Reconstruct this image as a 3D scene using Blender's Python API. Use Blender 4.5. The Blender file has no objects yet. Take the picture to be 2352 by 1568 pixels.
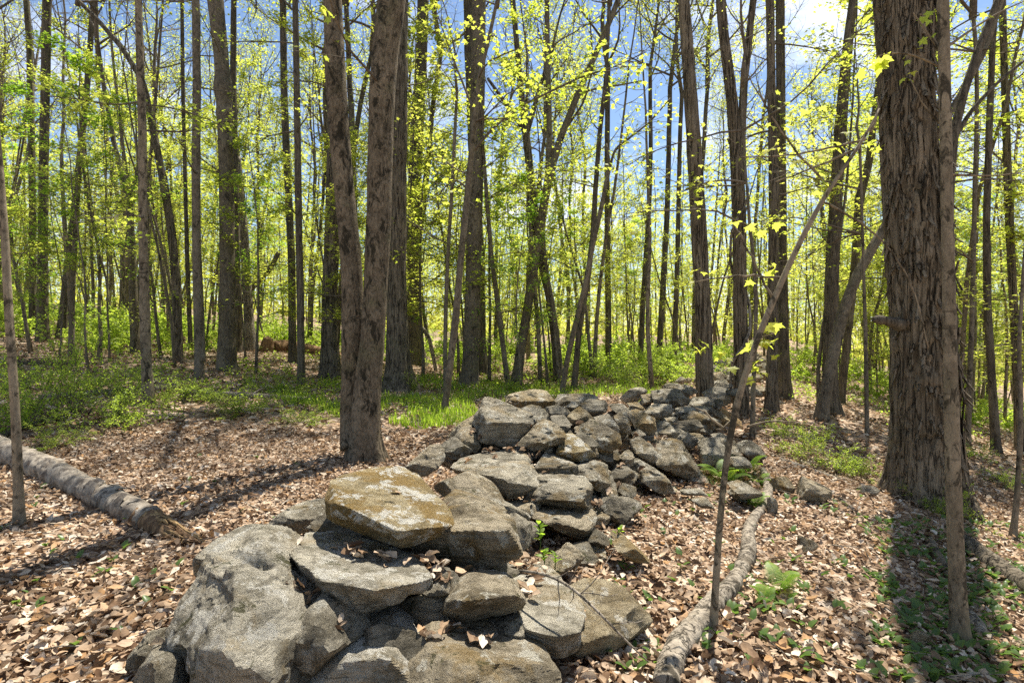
import bpy, bmesh, math
import numpy as np
from mathutils import Vector

# ------------------------------------------------------------------ camera, sky, sun, exposure
sc = bpy.context.scene
COL = sc.collection
R = math.radians
EYE = 1.5            # eye height above the ground at the camera
FPX, CX, HZ = 1306.7, 1176.0, 770.0   # focal length, centre and horizon measured on the photograph (2352 px wide)

cam = bpy.data.cameras.new('camera')
cam.lens = 20.0
cam.sensor_width = 36.0
cam.shift_y = -14 / 2352
cam.clip_start = 0.05
cam.clip_end = 2000
camo = bpy.data.objects.new('camera', cam)
camo.location = (0, 0, EYE)
camo.rotation_euler = (R(90), 0, 0)
COL.objects.link(camo)
sc.camera = camo

SUN_AZ, SUN_EL = 30.0, 66.0      # degrees to the right of the view axis, above the horizon
world = bpy.data.worlds.new('World')
sc.world = world
world.use_nodes = True
nt = world.node_tree
nt.nodes.clear()
wo = nt.nodes.new('ShaderNodeOutputWorld')
bg = nt.nodes.new('ShaderNodeBackground')
sky = nt.nodes.new('ShaderNodeTexSky')
sky.sky_type = 'NISHITA'
sky.sun_disc = False
sky.sun_elevation = R(SUN_EL)
sky.sun_rotation = R(SUN_AZ)
sky.air_density = 1.0
sky.dust_density = 0.3
sky.ozone_density = 2.5
tc = nt.nodes.new('ShaderNodeTexCoord')
mp = nt.nodes.new('ShaderNodeMapping')
mp.inputs['Scale'].default_value = (1.0, 1.0, 2.2)
n1 = nt.nodes.new('ShaderNodeTexNoise')
n1.inputs['Scale'].default_value = 3.2
n1.inputs['Detail'].default_value = 7.0
n1.inputs['Roughness'].default_value = 0.6
n1.inputs['Distortion'].default_value = 0.4
cr = nt.nodes.new('ShaderNodeValToRGB')
cr.color_ramp.elements[0].position = 0.50
cr.color_ramp.elements[0].color = (0, 0, 0, 1)
cr.color_ramp.elements[1].position = 0.72
cr.color_ramp.elements[1].color = (1, 1, 1, 1)
mx = nt.nodes.new('ShaderNodeMix')
mx.data_type = 'RGBA'
mx.inputs['B'].default_value = (8.0, 8.3, 8.8, 1)
nt.links.new(tc.outputs['Generated'], mp.inputs['Vector'])
nt.links.new(mp.outputs['Vector'], n1.inputs['Vector'])
nt.links.new(n1.outputs['Fac'], cr.inputs['Fac'])
nt.links.new(cr.outputs['Color'], mx.inputs['Factor'])
nt.links.new(sky.outputs['Color'], mx.inputs['A'])
nt.links.new(mx.outputs['Result'], bg.inputs['Color'])
bg.inputs['Strength'].default_value = 0.08
nt.links.new(bg.outputs['Background'], wo.inputs['Surface'])

sun = bpy.data.lights.new('sun', 'SUN')
sun.energy = 5.0
sun.angle = R(0.53)
sun.color = (1.0, 0.94, 0.84)
suno = bpy.data.objects.new('sun', sun)
sd = Vector((math.sin(R(SUN_AZ)) * math.cos(R(SUN_EL)), math.cos(R(SUN_AZ)) * math.cos(R(SUN_EL)), math.sin(R(SUN_EL))))
suno.rotation_euler = sd.to_track_quat('Z', 'Y').to_euler()
suno.location = (10, 20, 40)
COL.objects.link(suno)

sc.view_settings.view_transform = 'Standard'
sc.view_settings.look = 'None'
sc.view_settings.exposure = 1.15
sc.view_settings.gamma = 1.0
sc.render.engine = 'CYCLES'
sc.cycles.use_denoising = False
sc.cycles.max_bounces = 8
sc.cycles.diffuse_bounces = 4
sc.cycles.transmission_bounces = 4
sc.cycles.glossy_bounces = 2
sc.cycles.caustics_reflective = False
sc.cycles.caustics_refractive = False
sc.cycles.sample_clamp_indirect = 6.0

# ------------------------------------------------------------------ numeric helpers
rng = np.random.default_rng(11)
def seeded(k): return np.random.default_rng(k)

def _hash(ix, iy, iz, s):
    h = (ix * 374761393 + iy * 668265263 + iz * 2147483647 + s * 1274126177) & 0xFFFFFFFF
    h = ((h ^ (h >> 13)) * 1274126177) & 0xFFFFFFFF
    h = ((h ^ (h >> 16)) * 2246822519) & 0xFFFFFFFF
    return ((h ^ (h >> 15)) & 0xFFFFFF) / float(0xFFFFFF)

def vnoise(P, s=0):
    """value noise in -1..1, smooth, P is (n,3)"""
    I = np.floor(P).astype(np.int64)
    f = P - I
    f = f * f * f * (f * (f * 6 - 15) + 10)
    out = np.zeros(len(P))
    for dx in (0, 1):
        wx = f[:, 0] if dx else 1 - f[:, 0]
        for dy in (0, 1):
            wy = f[:, 1] if dy else 1 - f[:, 1]
            for dz in (0, 1):
                wz = f[:, 2] if dz else 1 - f[:, 2]
                out += wx * wy * wz * _hash(I[:, 0] + dx, I[:, 1] + dy, I[:, 2] + dz, s)
    return out * 2 - 1

def fbm(P, s=0, octv=4, gain=0.5):
    a, t, q = 1.0, 0.0, np.asarray(P, float)
    out = np.zeros(len(q))
    for o in range(octv):
        out += a * vnoise(q + 17.3 * o, s + o)
        t += a
        a *= gain
        q = q * 2.03
    return out / t

# ------------------------------------------------------------------ the lie of the land
WY = np.array([-5, 1.5, 2, 3, 4, 6, 8.5, 12.5, 16, 25, 60, 200.])
WX = np.array([-1.5, -0.9, -0.75, -0.45, -0.05, 0.85, 2.45, 4.5, 6.3, 11, 28, 95.])
def soft(x, k=0.4): return k * np.log1p(np.exp(np.clip(x / k, -40, 40)))

def zg(X, Y):
    X = np.asarray(X, float); Y = np.asarray(Y, float)
    s = X - np.interp(Y, WY, WX)
    rise = 0.024 * np.clip(Y - 7, 0, 60) * np.exp(-np.clip(s, 0, 60) / 6.0)
    left = 0.10 * soft(-X - 3.2, 0.8) * np.clip((Y - 3) / 8, 0, 1)
    left = np.minimum(left, 3.0)
    right = -0.14 * soft(s - 0.7) - 0.09 * soft(s - 4.0, 0.8)
    right = np.maximum(right, -9 - 0.02 * s)
    und = 0.05 * np.sin(X * 0.9 + 1.3) * np.sin(Y * 0.7 + .4) + 0.02 * np.sin(X * 2.3 + Y * 1.1)
    return rise + left + right + und * np.clip(Y / 4, 0, 1)

WHY = np.array([1.5, 2.5, 4, 6, 8.5, 12.5, 18, 26.])
WHH = np.array([0.45, 0.55, 0.60, 0.66, 0.60, 0.50, 0.45, 0.3])
WWY = np.array([1.5, 4, 6, 9, 14, 26.])
WWW = np.array([0.9, 1.0, 1.25, 1.5, 1.3, 1.0])
def zw(X, Y):
    """ground plus the heap of the tumbled wall"""
    s = X - np.interp(Y, WY, WX)
    w = np.interp(Y, WWY, WWW)
    return zg(X, Y) + np.interp(Y, WHY, WHH) * np.clip(1 - (s / w) ** 2, 0, 1) ** 0.7

_YS = np.geomspace(1.0, 160, 6000)
def hit(px, py, f=zg):
    """walk along the line of sight until it meets the ground: a world point"""
    X = (px - CX) / FPX * _YS
    Z = EYE - (py - HZ) / FPX * _YS
    g = f(X, _YS)
    k = np.argmax(Z <= g)
    if Z[k] > g[k]: k = len(_YS) - 1
    return np.array([X[k], _YS[k], float(g[k])])

def at(px, py, Y):
    return np.array([(px - CX) / FPX * Y, Y, EYE - (py - HZ) / FPX * Y])

# ------------------------------------------------------------------ mesh builder
class MB:
    def __init__(self):
        self.V = []; self.F = []; self.M = []; self.n = 0
    def add(self, V, F, m=0):
        V = np.asarray(V, float).reshape(-1, 3)
        F = np.asarray(F, np.int64)
        self.V.append(V); self.F.append(F + self.n); self.M.append(m); self.n += len(V)
    def tube(self, P, Rr, n=6, m=0, disp=None, cap=True):
        P = np.asarray(P, float); Rr = np.asarray(Rr, float); k = len(P)
        T = np.gradient(P, axis=0)
        T /= np.linalg.norm(T, axis=1)[:, None] + 1e-9
        ref = np.array([1.0, 0, 0]) if abs(T[0][0]) < .8 else np.array([0, 1.0, 0])
        U = np.zeros_like(P)
        for i in range(k):
            u = ref - T[i] * np.dot(ref, T[i])
            u /= np.linalg.norm(u) + 1e-9
            U[i] = u; ref = u
        W = np.cross(T, U)
        a = np.linspace(0, 2 * np.pi, n, endpoint=False)
        D = U[:, None] * np.cos(a)[None, :, None] + W[:, None] * np.sin(a)[None, :, None]
        rad = Rr[:, None] * np.ones((1, n))
        V = P[:, None] + D * rad[..., None]
        if disp is not None:
            rad = disp(V.reshape(-1, 3), np.repeat(np.arange(k), n), np.tile(a, k), rad.reshape(-1)).reshape(k, n)
            V = P[:, None] + D * rad[..., None]
        i = np.arange(k - 1)[:, None] * n; j = np.arange(n)[None]; j2 = (j + 1) % n
        F = np.stack([i + j, i + j2, i + n + j2, i + n + j], -1).reshape(-1, 4)
        self.add(V.reshape(-1, 3), F, m)
        if cap:
            base = self.n - k * n
            for row, pt, flip in ((0, P[0], True), (k - 1, P[-1], False)):
                self.V.append(pt[None]); c = self.n; self.n += 1
                r0 = base + row * n
                jj = np.arange(n); tri = np.stack([r0 + jj, r0 + (jj + 1) % n, np.full(n, c)], -1)
                if flip: tri = tri[:, ::-1]
                self.F.append(tri); self.M.append(m)
    def scatter(self, tpl, pos, nrm, tan, scale, m=0):
        """copies of a small template; tan is its y, nrm its z"""
        tv, tf = tpl
        tan = np.asarray(tan, float); nrm = np.asarray(nrm, float)
        nrm = nrm / (np.linalg.norm(nrm, axis=1)[:, None] + 1e-9)
        tan = tan - nrm * np.sum(tan * nrm, 1)[:, None]
        tan = tan / (np.linalg.norm(tan, axis=1)[:, None] + 1e-9)
        bi = np.cross(tan, nrm)
        s = np.asarray(scale, float).reshape(-1, 1, 1)
        V = (tv[None, :, 0:1] * bi[:, None] + tv[None, :, 1:2] * tan[:, None] + tv[None, :, 2:3] * nrm[:, None]) * s + np.asarray(pos)[:, None]
        k = len(V)
        F = tf[None] + (np.arange(k) * len(tv))[:, None, None]
        self.add(V.reshape(-1, 3), F.reshape(-1, tf.shape[1]), m)
    def merge(self, other, M=None, off=(0, 0, 0)):
        n0 = self.n
        V = np.concatenate(other.V)
        if M is not None: V = V @ np.asarray(M).T
        self.V.append(V + np.asarray(off))
        for f, m in zip(other.F, other.M):
            self.F.append(f + n0); self.M.append(m)
        self.n += len(V)
    def mesh(self, name, mats, smooth=True):
        V = np.concatenate(self.V)
        me = bpy.data.meshes.new(name)
        loops = np.concatenate([f.reshape(-1) for f in self.F])
        tot = np.concatenate([np.full(len(f), f.shape[1]) for f in self.F])
        mid = np.concatenate([np.full(len(f), m) for f, m in zip(self.F, self.M)])
        st = np.concatenate([[0], np.cumsum(tot)[:-1]])
        me.vertices.add(len(V)); me.vertices.foreach_set('co', V.astype(np.float32).reshape(-1))
        me.loops.add(len(loops)); me.loops.foreach_set('vertex_index', loops.astype(np.int32))
        me.polygons.add(len(tot)); me.polygons.foreach_set('loop_start', st.astype(np.int32))
        for mt in (mats if isinstance(mats, (list, tuple)) else [mats]): me.materials.append(mt)
        me.polygons.foreach_set('material_index', mid.astype(np.int32))
        me.polygons.foreach_set('use_smooth', np.full(len(tot), smooth))
        me.update(calc_edges=True)
        return me
    def obj(self, name, mats, parent=None, origin=None, smooth=True):
        if origin is not None:
            self.V = [v - np.asarray(origin) for v in self.V]
        return link(name, self.mesh(name, mats, smooth), parent, origin if parent is None else None)

def link(name, me, parent=None, loc=None):
    o = bpy.data.objects.new(name, me)
    COL.objects.link(o)
    if parent is not None: o.parent = parent
    if loc is not None: o.location = tuple(float(v) for v in loc)
    return o

def tag(o, label=None, cat=None, group=None, kind=None):
    if label: o['label'] = label
    if cat: o['category'] = cat
    if group: o['group'] = group
    if kind: o['kind'] = kind
    return o

def thing(name, loc, label, cat, group=None, rz=0, s=1.0):
    o = link(name, None, None, loc)
    o.rotation_euler = (0, 0, rz); o.scale = (s, s, s)
    return tag(o, label, cat, group)

# ------------------------------------------------------------------ materials
class NT:
    def __init__(self, name):
        self.m = bpy.data.materials.new(name); self.m.use_nodes = True
        self.t = self.m.node_tree; self.t.nodes.clear()
        self.out = self.n('OutputMaterial')
    def n(self, k, **kw):
        nd = self.t.nodes.new('ShaderNode' + k)
        for a, v in kw.items(): setattr(nd, a, v)
        return nd
    def l(self, a, b): self.t.links.new(a, b)
    def noise(self, vec, scale, detail=4, rough=0.55, dist=0.0):
        n = self.n('TexNoise')
        n.inputs['Scale'].default_value = scale; n.inputs['Detail'].default_value = detail
        n.inputs['Roughness'].default_value = rough; n.inputs['Distortion'].default_value = dist
        if vec is not None: self.l(vec, n.inputs['Vector'])
        return n.outputs['Fac']
    def ramp(self, fac, stops):
        r = self.n('ValToRGB'); e = r.color_ramp.elements
        while len(e) < len(stops): e.new(0.5)
        for el, (p, c) in zip(e, stops):
            el.position = p; el.color = (*c, 1) if len(c) == 3 else c
        self.l(fac, r.inputs['Fac'])
        return r.outputs['Color']
    def step(self, fac, a, b):
        r = self.n('MapRange'); r.interpolation_type = 'SMOOTHSTEP'
        r.inputs['From Min'].default_value = a; r.inputs['From Max'].default_value = b
        self.l(fac, r.inputs['Value'])
        return r.outputs['Result']
    def mix(self, fac, a, b, blend='MIX'):
        x = self.n('Mix', data_type='RGBA', blend_type=blend)
        if isinstance(fac, (int, float)): x.inputs['Factor'].default_value = fac
        else: self.l(fac, x.inputs['Factor'])
        for s, v in (('A', a), ('B', b)):
            if isinstance(v, tuple): x.inputs[s].default_value = (*v, 1)
            else: self.l(v, x.inputs[s])
        return x.outputs['Result']
    def math(self, op, a, b=None):
        x = self.n('Math', operation=op)
        for i, v in enumerate((a, b)):
            if v is None: continue
            if isinstance(v, (int, float)): x.inputs[i].default_value = v
            else: self.l(v, x.inputs[i])
        return x.outputs[0]
    def map(self, vec, scale):
        x = self.n('Mapping'); x.inputs['Scale'].default_value = scale
        self.l(vec, x.inputs['Vector'])
        return x.outputs['Vector']
    def bump(self, h, dist, strength=1.0, nrm=None):
        b = self.n('Bump'); b.inputs['Distance'].default_value = dist; b.inputs['Strength'].default_value = strength
        self.l(h, b.inputs['Height'])
        if nrm is not None: self.l(nrm, b.inputs['Normal'])
        return b.outputs['Normal']
    def objvec(self):
        """object coordinates moved by a random step for each object"""
        c = self.n('TexCoord').outputs['Object']
        oi = self.n('ObjectInfo').outputs['Random']
        a = self.n('VectorMath', operation='ADD')
        s = self.n('VectorMath', operation='SCALE'); s.inputs[0].default_value = (37, 19, 53)
        self.l(oi, s.inputs['Scale']); self.l(c, a.inputs[0]); self.l(s.outputs[0], a.inputs[1])
        return a.outputs[0]
    def surf(self, col, rough=0.9, nrm=None, spec=0.2):
        p = self.n('BsdfPrincipled')
        if isinstance(col, tuple): p.inputs['Base Color'].default_value = (*col, 1)
        else: self.l(col, p.inputs['Base Color'])
        if isinstance(rough, (int, float)): p.inputs['Roughness'].default_value = rough
        else: self.l(rough, p.inputs['Roughness'])
        p.inputs['Specular IOR Level'].default_value = spec
        if nrm is not None: self.l(nrm, p.inputs['Normal'])
        self.l(p.outputs[0], self.out.inputs['Surface'])
        return self.m

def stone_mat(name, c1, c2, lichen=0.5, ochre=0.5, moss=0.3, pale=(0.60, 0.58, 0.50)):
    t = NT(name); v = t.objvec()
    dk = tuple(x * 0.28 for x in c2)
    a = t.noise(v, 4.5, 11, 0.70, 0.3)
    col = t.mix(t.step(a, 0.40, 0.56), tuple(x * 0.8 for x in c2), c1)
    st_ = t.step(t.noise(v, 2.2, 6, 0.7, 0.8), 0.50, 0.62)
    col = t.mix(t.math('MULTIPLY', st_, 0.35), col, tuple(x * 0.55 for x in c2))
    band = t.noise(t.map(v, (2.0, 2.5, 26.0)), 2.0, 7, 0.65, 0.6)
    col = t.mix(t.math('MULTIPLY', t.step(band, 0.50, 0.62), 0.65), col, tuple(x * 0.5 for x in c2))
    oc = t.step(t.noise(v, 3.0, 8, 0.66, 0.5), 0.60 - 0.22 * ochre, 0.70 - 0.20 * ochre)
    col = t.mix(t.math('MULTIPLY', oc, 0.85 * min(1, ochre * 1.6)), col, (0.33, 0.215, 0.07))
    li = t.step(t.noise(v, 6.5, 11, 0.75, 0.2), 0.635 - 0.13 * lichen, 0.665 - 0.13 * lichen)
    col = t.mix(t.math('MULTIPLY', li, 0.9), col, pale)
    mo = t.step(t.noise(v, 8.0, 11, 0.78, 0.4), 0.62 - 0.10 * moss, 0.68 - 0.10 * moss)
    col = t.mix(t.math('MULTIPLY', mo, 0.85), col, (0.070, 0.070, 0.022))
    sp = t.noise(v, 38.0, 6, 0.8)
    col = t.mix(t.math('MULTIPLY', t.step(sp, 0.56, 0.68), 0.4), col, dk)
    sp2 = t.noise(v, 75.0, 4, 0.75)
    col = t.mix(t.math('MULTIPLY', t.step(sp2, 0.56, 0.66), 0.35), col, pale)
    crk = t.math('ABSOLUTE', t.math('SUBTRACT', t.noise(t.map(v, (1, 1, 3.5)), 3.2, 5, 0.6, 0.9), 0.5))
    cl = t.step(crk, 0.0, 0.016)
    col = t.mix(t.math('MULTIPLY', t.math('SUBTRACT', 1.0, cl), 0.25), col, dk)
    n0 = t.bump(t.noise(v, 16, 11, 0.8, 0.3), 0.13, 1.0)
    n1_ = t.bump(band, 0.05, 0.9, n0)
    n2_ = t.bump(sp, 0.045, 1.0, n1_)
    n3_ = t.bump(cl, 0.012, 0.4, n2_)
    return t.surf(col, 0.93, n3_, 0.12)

STONE = {
    'grey': stone_mat('stone_grey', (0.57, 0.51, 0.385), (0.32, 0.28, 0.20), 0.60, 0.35, 0.40, (0.64, 0.60, 0.49)),
    'pale': stone_mat('stone_pale', (0.67, 0.61, 0.475), (0.42, 0.375, 0.275), 0.80, 0.30, 0.50, (0.74, 0.70, 0.59)),
    'ochre': stone_mat('stone_ochre', (0.58, 0.48, 0.29), (0.40, 0.305, 0.15), 0.85, 0.62, 0.35, (0.76, 0.73, 0.63)),
    'tan': stone_mat('stone_tan', (0.62, 0.52, 0.34), (0.43, 0.34, 0.20), 0.45, 0.50, 0.2, (0.68, 0.63, 0.51)),
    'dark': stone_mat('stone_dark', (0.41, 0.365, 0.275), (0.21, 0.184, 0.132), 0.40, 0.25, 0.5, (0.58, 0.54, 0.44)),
    'brown': stone_mat('stone_brown', (0.53, 0.45, 0.315), (0.30, 0.246, 0.158), 0.60, 0.42, 0.45, (0.66, 0.62, 0.50)),
}

def bark_mat(name, c1, c2, zs=0.18, sc_=14, depth=0.03, patch=0.0, patchc=(0.03, 0.028, 0.018), crack=0.5, green=0.15, ring=0.0):
    t = NT(name); v = t.objvec()
    st = t.map(v, (1, 1, zs))
    a = t.noise(st, sc_, 8, 0.65, 0.4)
    col = t.mix(t.step(a, 0.36, 0.66), c2, c1)
    big = t.noise(v, 1.6, 5, 0.6)
    col = t.mix(t.math('MULTIPLY', t.step(big, 0.42, 0.68), 0.5), col, tuple(x * 1.45 for x in c1))
    fine = t.noise(t.map(v, (1, 1, 0.4)), 70, 5, 0.7)
    col = t.mix(t.math('MULTIPLY', t.step(fine, 0.45, 0.7), 0.45), col, tuple(x * 0.5 for x in c2))
    gr = t.step(t.noise(v, 2.3, 6, 0.65), 0.52, 0.72)
    col = t.mix(t.math('MULTIPLY', gr, green), col, (0.10, 0.11, 0.045))
    if patch > 0:
        pt = t.step(t.noise(t.map(v, (1, 1, 0.55)), 9.0, 10, 0.75, 0.6), 0.66 - 0.2 * patch, 0.74 - 0.2 * patch)
        col = t.mix(t.math('MULTIPLY', pt, 0.9), col, patchc)
    h = a
    if ring > 0:
        rg = t.noise(t.map(v, (0.6, 0.6, 9.0)), 3.0, 4, 0.6)
        col = t.mix(t.math('MULTIPLY', t.step(rg, 0.6, 0.75), ring), col, tuple(x * 0.4 for x in c2))
    crk = t.noise(t.map(v, (1, 1, zs * 0.5)), sc_ * 0.7, 3, 0.5, 0.8)
    d = t.math('ABSOLUTE', t.math('SUBTRACT', crk, 0.5))
    line = t.step(d, 0.0, 0.035)
    inv = t.math('SUBTRACT', 1.0, line)
    col = t.mix(t.math('MULTIPLY', inv, crack), col, tuple(x * 0.25 for x in c2))
    n0 = t.bump(a, depth, 0.9)
    n1_ = t.bump(line, depth * 0.6, crack, n0)
    n2_ = t.bump(fine, depth * 0.25, 0.7, n1_)
    return t.surf(col, 0.9, n2_, 0.15)

BARK = {
    'smooth': bark_mat('bark_smooth', (0.205, 0.172, 0.122), (0.110, 0.090, 0.062), 0.5, 20, 0.016, 0.60, (0.030, 0.026, 0.017), 0.35, 0.35, 0.4),
    'mossy': bark_mat('bark_mossy', (0.205, 0.165, 0.112), (0.115, 0.090, 0.058), 0.55, 26, 0.025, 0.78, (0.020, 0.018, 0.011), 0.5, 0.40),
    'furrow': bark_mat('bark_furrowed', (0.205, 0.170, 0.120), (0.090, 0.073, 0.050), 0.16, 20, 0.05, 0.35, (0.03, 0.026, 0.017), 0.85, 0.35),
    'shag': bark_mat('bark_shaggy', (0.245, 0.200, 0.138), (0.100, 0.078, 0.050), 0.09, 24, 0.05, 0.15, (0.025, 0.022, 0.014), 0.9, 0.15),
    'dark': bark_mat('bark_dark', (0.155, 0.130, 0.092), (0.072, 0.059, 0.042), 0.2, 18, 0.03, 0.35, (0.022, 0.019, 0.013), 0.6, 0.35),
    'twig': bark_mat('bark_twig', (0.16, 0.13, 0.095), (0.09, 0.073, 0.054), 0.3, 20, 0.004, 0.0, (0, 0, 0), 0.0, 0.1),
    'grey': bark_mat('bark_grey_sapling', (0.255, 0.208, 0.142), (0.150, 0.120, 0.080), 0.5, 18, 0.010, 0.75, (0.035, 0.03, 0.02), 0.2, 0.25, 0.85),
    'dead': bark_mat('bark_dead', (0.36, 0.31, 0.24), (0.14, 0.115, 0.083), 0.5, 20, 0.03, 0.6, (0.05, 0.042, 0.029), 0.8, 0.08),
}

def leaf_mat(name, d1, d2, t1, t2, fac=0.55, rough=0.5):
    t = NT(name)
    g = t.n('NewGeometry').outputs['Random Per Island']
    oi = t.n('ObjectInfo').outputs['Random']
    f = t.math('ADD', t.math('MULTIPLY', g, 0.6), t.math('MULTIPLY', oi, 0.4))
    dc = t.mix(f, d1, d2); tcx = t.mix(f, t1, t2)
    a = t.n('BsdfDiffuse'); b = t.n('BsdfTranslucent'); c = t.n('BsdfGlossy')
    c.inputs['Roughness'].default_value = rough; c.inputs['Color'].default_value = (0.6, 0.6, 0.6, 1)
    t.l(dc, a.inputs['Color']); t.l(tcx, b.inputs['Color'])
    m1 = t.n('MixShader'); m1.inputs[0].default_value = fac
    t.l(a.outputs[0], m1.inputs[1]); t.l(b.outputs[0], m1.inputs[2])
    m2 = t.n('MixShader'); m2.inputs[0].default_value = 0.03
    t.l(m1.outputs[0], m2.inputs[1]); t.l(c.outputs[0], m2.inputs[2])
    t.l(m2.outputs[0], t.out.inputs['Surface'])
    return t.m

LEAF = {
    'maple': leaf_mat('leaf_spring_maple', (0.17, 0.22, 0.025), (0.32, 0.33, 0.05), (0.54, 0.68, 0.06), (0.84, 0.85, 0.12), 0.6),
    'canopy': leaf_mat('leaf_canopy', (0.16, 0.21, 0.03), (0.31, 0.31, 0.06), (0.52, 0.66, 0.06), (0.82, 0.80, 0.14), 0.6),
    'green': leaf_mat('leaf_green', (0.09, 0.18, 0.02), (0.19, 0.27, 0.03), (0.33, 0.60, 0.04), (0.58, 0.76, 0.07), 0.55),
    'bud': leaf_mat('leaf_bud', (0.20, 0.13, 0.07), (0.27, 0.22, 0.09), (0.40, 0.25, 0.13), (0.56, 0.46, 0.15), 0.5),
    'shrub': leaf_mat('leaf_barberry', (0.14, 0.22, 0.02), (0.27, 0.34, 0.045), (0.42, 0.63, 0.05), (0.68, 0.80, 0.10), 0.55),
    'grass': leaf_mat('leaf_grass', (0.10, 0.19, 0.016), (0.21, 0.30, 0.035), (0.33, 0.58, 0.03), (0.58, 0.76, 0.07), 0.5),
    'herb': leaf_mat('leaf_herb', (0.06, 0.11, 0.03), (0.12, 0.18, 0.045), (0.16, 0.30, 0.04), (0.30, 0.44, 0.07), 0.35, 0.35),
}

def litter_mat():
    t = NT('dry_leaf')
    g = t.n('NewGeometry').outputs['Random Per Island']
    col = t.ramp(g, [(0.0, (0.10, 0.060, 0.036)), (0.20, (0.20, 0.130, 0.080)), (0.40, (0.34, 0.245, 0.162)), (0.60, (0.47, 0.36, 0.255)),
                     (0.70, (0.38, 0.22, 0.10)), (0.84, (0.53, 0.43, 0.315)), (1.0, (0.68, 0.595, 0.48))])
    pos = t.n('NewGeometry').outputs['Position']
    n = t.noise(pos, 45, 4, 0.6)
    col = t.mix(t.math('MULTIPLY', t.step(n, 0.45, 0.7), 0.35), col, (0.12, 0.07, 0.04))
    a = t.n('BsdfDiffuse'); b = t.n('BsdfTranslucent')
    t.l(col, a.inputs['Color']); t.l(col, b.inputs['Color'])
    nb = t.bump(n, 0.006, 0.6); t.l(nb, a.inputs['Normal'])
    m1 = t.n('MixShader'); m1.inputs[0].default_value = 0.18
    t.l(a.outputs[0], m1.inputs[1]); t.l(b.outputs[0], m1.inputs[2])
    t.l(m1.outputs[0], t.out.inputs['Surface'])
    return t.m
LITTER = litter_mat()

def ground_mat():
    t = NT('forest_floor')
    pos = t.n('NewGeometry').outputs['Position']
    v = t.n('TexVoronoi'); v.inputs['Scale'].default_value = 13; v.inputs['Randomness'].default_value = 1
    t.l(pos, v.inputs['Vector'])
    sepv = t.n('SeparateColor'); t.l(v.outputs['Color'], sepv.inputs[0])
    col = t.ramp(sepv.outputs[0], [(0.0, (0.12, 0.075, 0.048)), (0.35, (0.26, 0.175, 0.115)), (0.6, (0.40, 0.29, 0.20)), (0.85, (0.48, 0.37, 0.27)), (1, (0.56, 0.46, 0.36))])
    soil = t.noise(pos, 3.0, 6, 0.6)
    col = t.mix(t.math('MULTIPLY', t.step(soil, 0.45, 0.65), 0.5), col, (0.13, 0.085, 0.05))
    n0 = t.bump(v.outputs['Distance'], 0.05, 0.9)
    return t.surf(col, 0.95, n0, 0.1)
GROUND = ground_mat()

def wood_mat(name, c1, c2, ax=(1, 1, 0.15)):
    t = NT(name); v = t.objvec()
    a = t.noise(t.map(v, ax), 25, 6, 0.65, 0.3)
    col = t.mix(t.step(a, 0.35, 0.7), c2, c1)
    col = t.mix(t.math('MULTIPLY', t.step(t.noise(v, 5, 5), 0.5, 0.7), 0.5), col, tuple(x * 0.5 for x in c2))
    return t.surf(col, 0.9, t.bump(a, 0.02, 0.9), 0.1)
WOOD = wood_mat('broken_wood', (0.42, 0.29, 0.14), (0.17, 0.105, 0.05))
ROT = wood_mat('rotten_wood', (0.30, 0.19, 0.10), (0.10, 0.06, 0.035))

def birch_mat():
    t = NT('birch_bark'); v = t.objvec()
    a = t.noise(t.map(v, (6, 6, 6)), 1.5, 8, 0.7, 0.6)
    col = t.mix(t.step(a, 0.35, 0.65), (0.13, 0.105, 0.078), (0.34, 0.295, 0.23))
    rg = t.noise(t.map(v, (9.0, 2.0, 2.0)), 6, 6, 0.65)
    col = t.mix(t.math('MULTIPLY', t.step(rg, 0.52, 0.68), 0.7), col, (0.16, 0.135, 0.105))
    dk = t.noise(v, 7, 8, 0.7)
    col = t.mix(t.math('MULTIPLY', t.step(dk, 0.53, 0.60), 0.85), col, (0.075, 0.06, 0.045))
    return t.surf(col, 0.75, t.bump(rg, 0.012, 0.8, t.bump(a, 0.02, 0.7)), 0.25)
BIRCH = birch_mat()

# ------------------------------------------------------------------ leaf templates (y along the leaf, z up)
def fan(pts, c=(0, 0.35), bend=0.25, fold=0.15):
    p = [c] + pts
    v = np.array([(x, y, -bend * (y - c[1]) ** 2 + fold * abs(x) - 0.35 * x * x) for x, y in p])
    n = len(pts)
    f = np.array([(0, 1 + i, 1 + (i + 1) % n) for i in range(n)])
    return v, f[:, ::-1]
_h = [(0.03, 0.0), (0.20, 0.03), (0.44, -0.06), (0.37, 0.17), (0.44, 0.24), (0.66, 0.46), (0.43, 0.46), (0.36, 0.52), (0.22, 0.50), (0.26, 0.70), (0.15, 0.74), (0.0, 1.02)]
MAPLE = fan(_h + [(-x, y) for x, y in _h[-2::-1]])
_s = [(0.0, 0.0), (0.40, 0.02), (0.30, 0.24), (0.56, 0.48), (0.22, 0.54), (0.0, 1.0)]
MSTAR = fan(_s + [(-x, y) for x, y in _s[-2:0:-1]], (0, 0.34), 0.4, 0.2)
OVAL = fan([(0, 0), (0.2, 0.15), (0.27, 0.42), (0.18, 0.75), (0, 1), (-0.18, 0.75), (-0.27, 0.42), (-0.2, 0.15)], (0, 0.45), 0.4, 0.35)
DIAM = (np.array([(0, 0, 0), (0.34, 0.5, 0.10), (0, 1, -0.08), (-0.34, 0.5, 0.10)]), np.array([(0, 2, 1), (0, 3, 2)])[:, ::-1])
CLUMP = (np.array([(0, 0, 0), (.42, .2, .15), (.3, .75, -.1), (-.05, 1, .1), (-.4, .7, -.15), (-.35, .2, .1)]), np.array([(0, 1, 2), (0, 2, 3), (0, 3, 4), (0, 4, 5)]))

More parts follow.
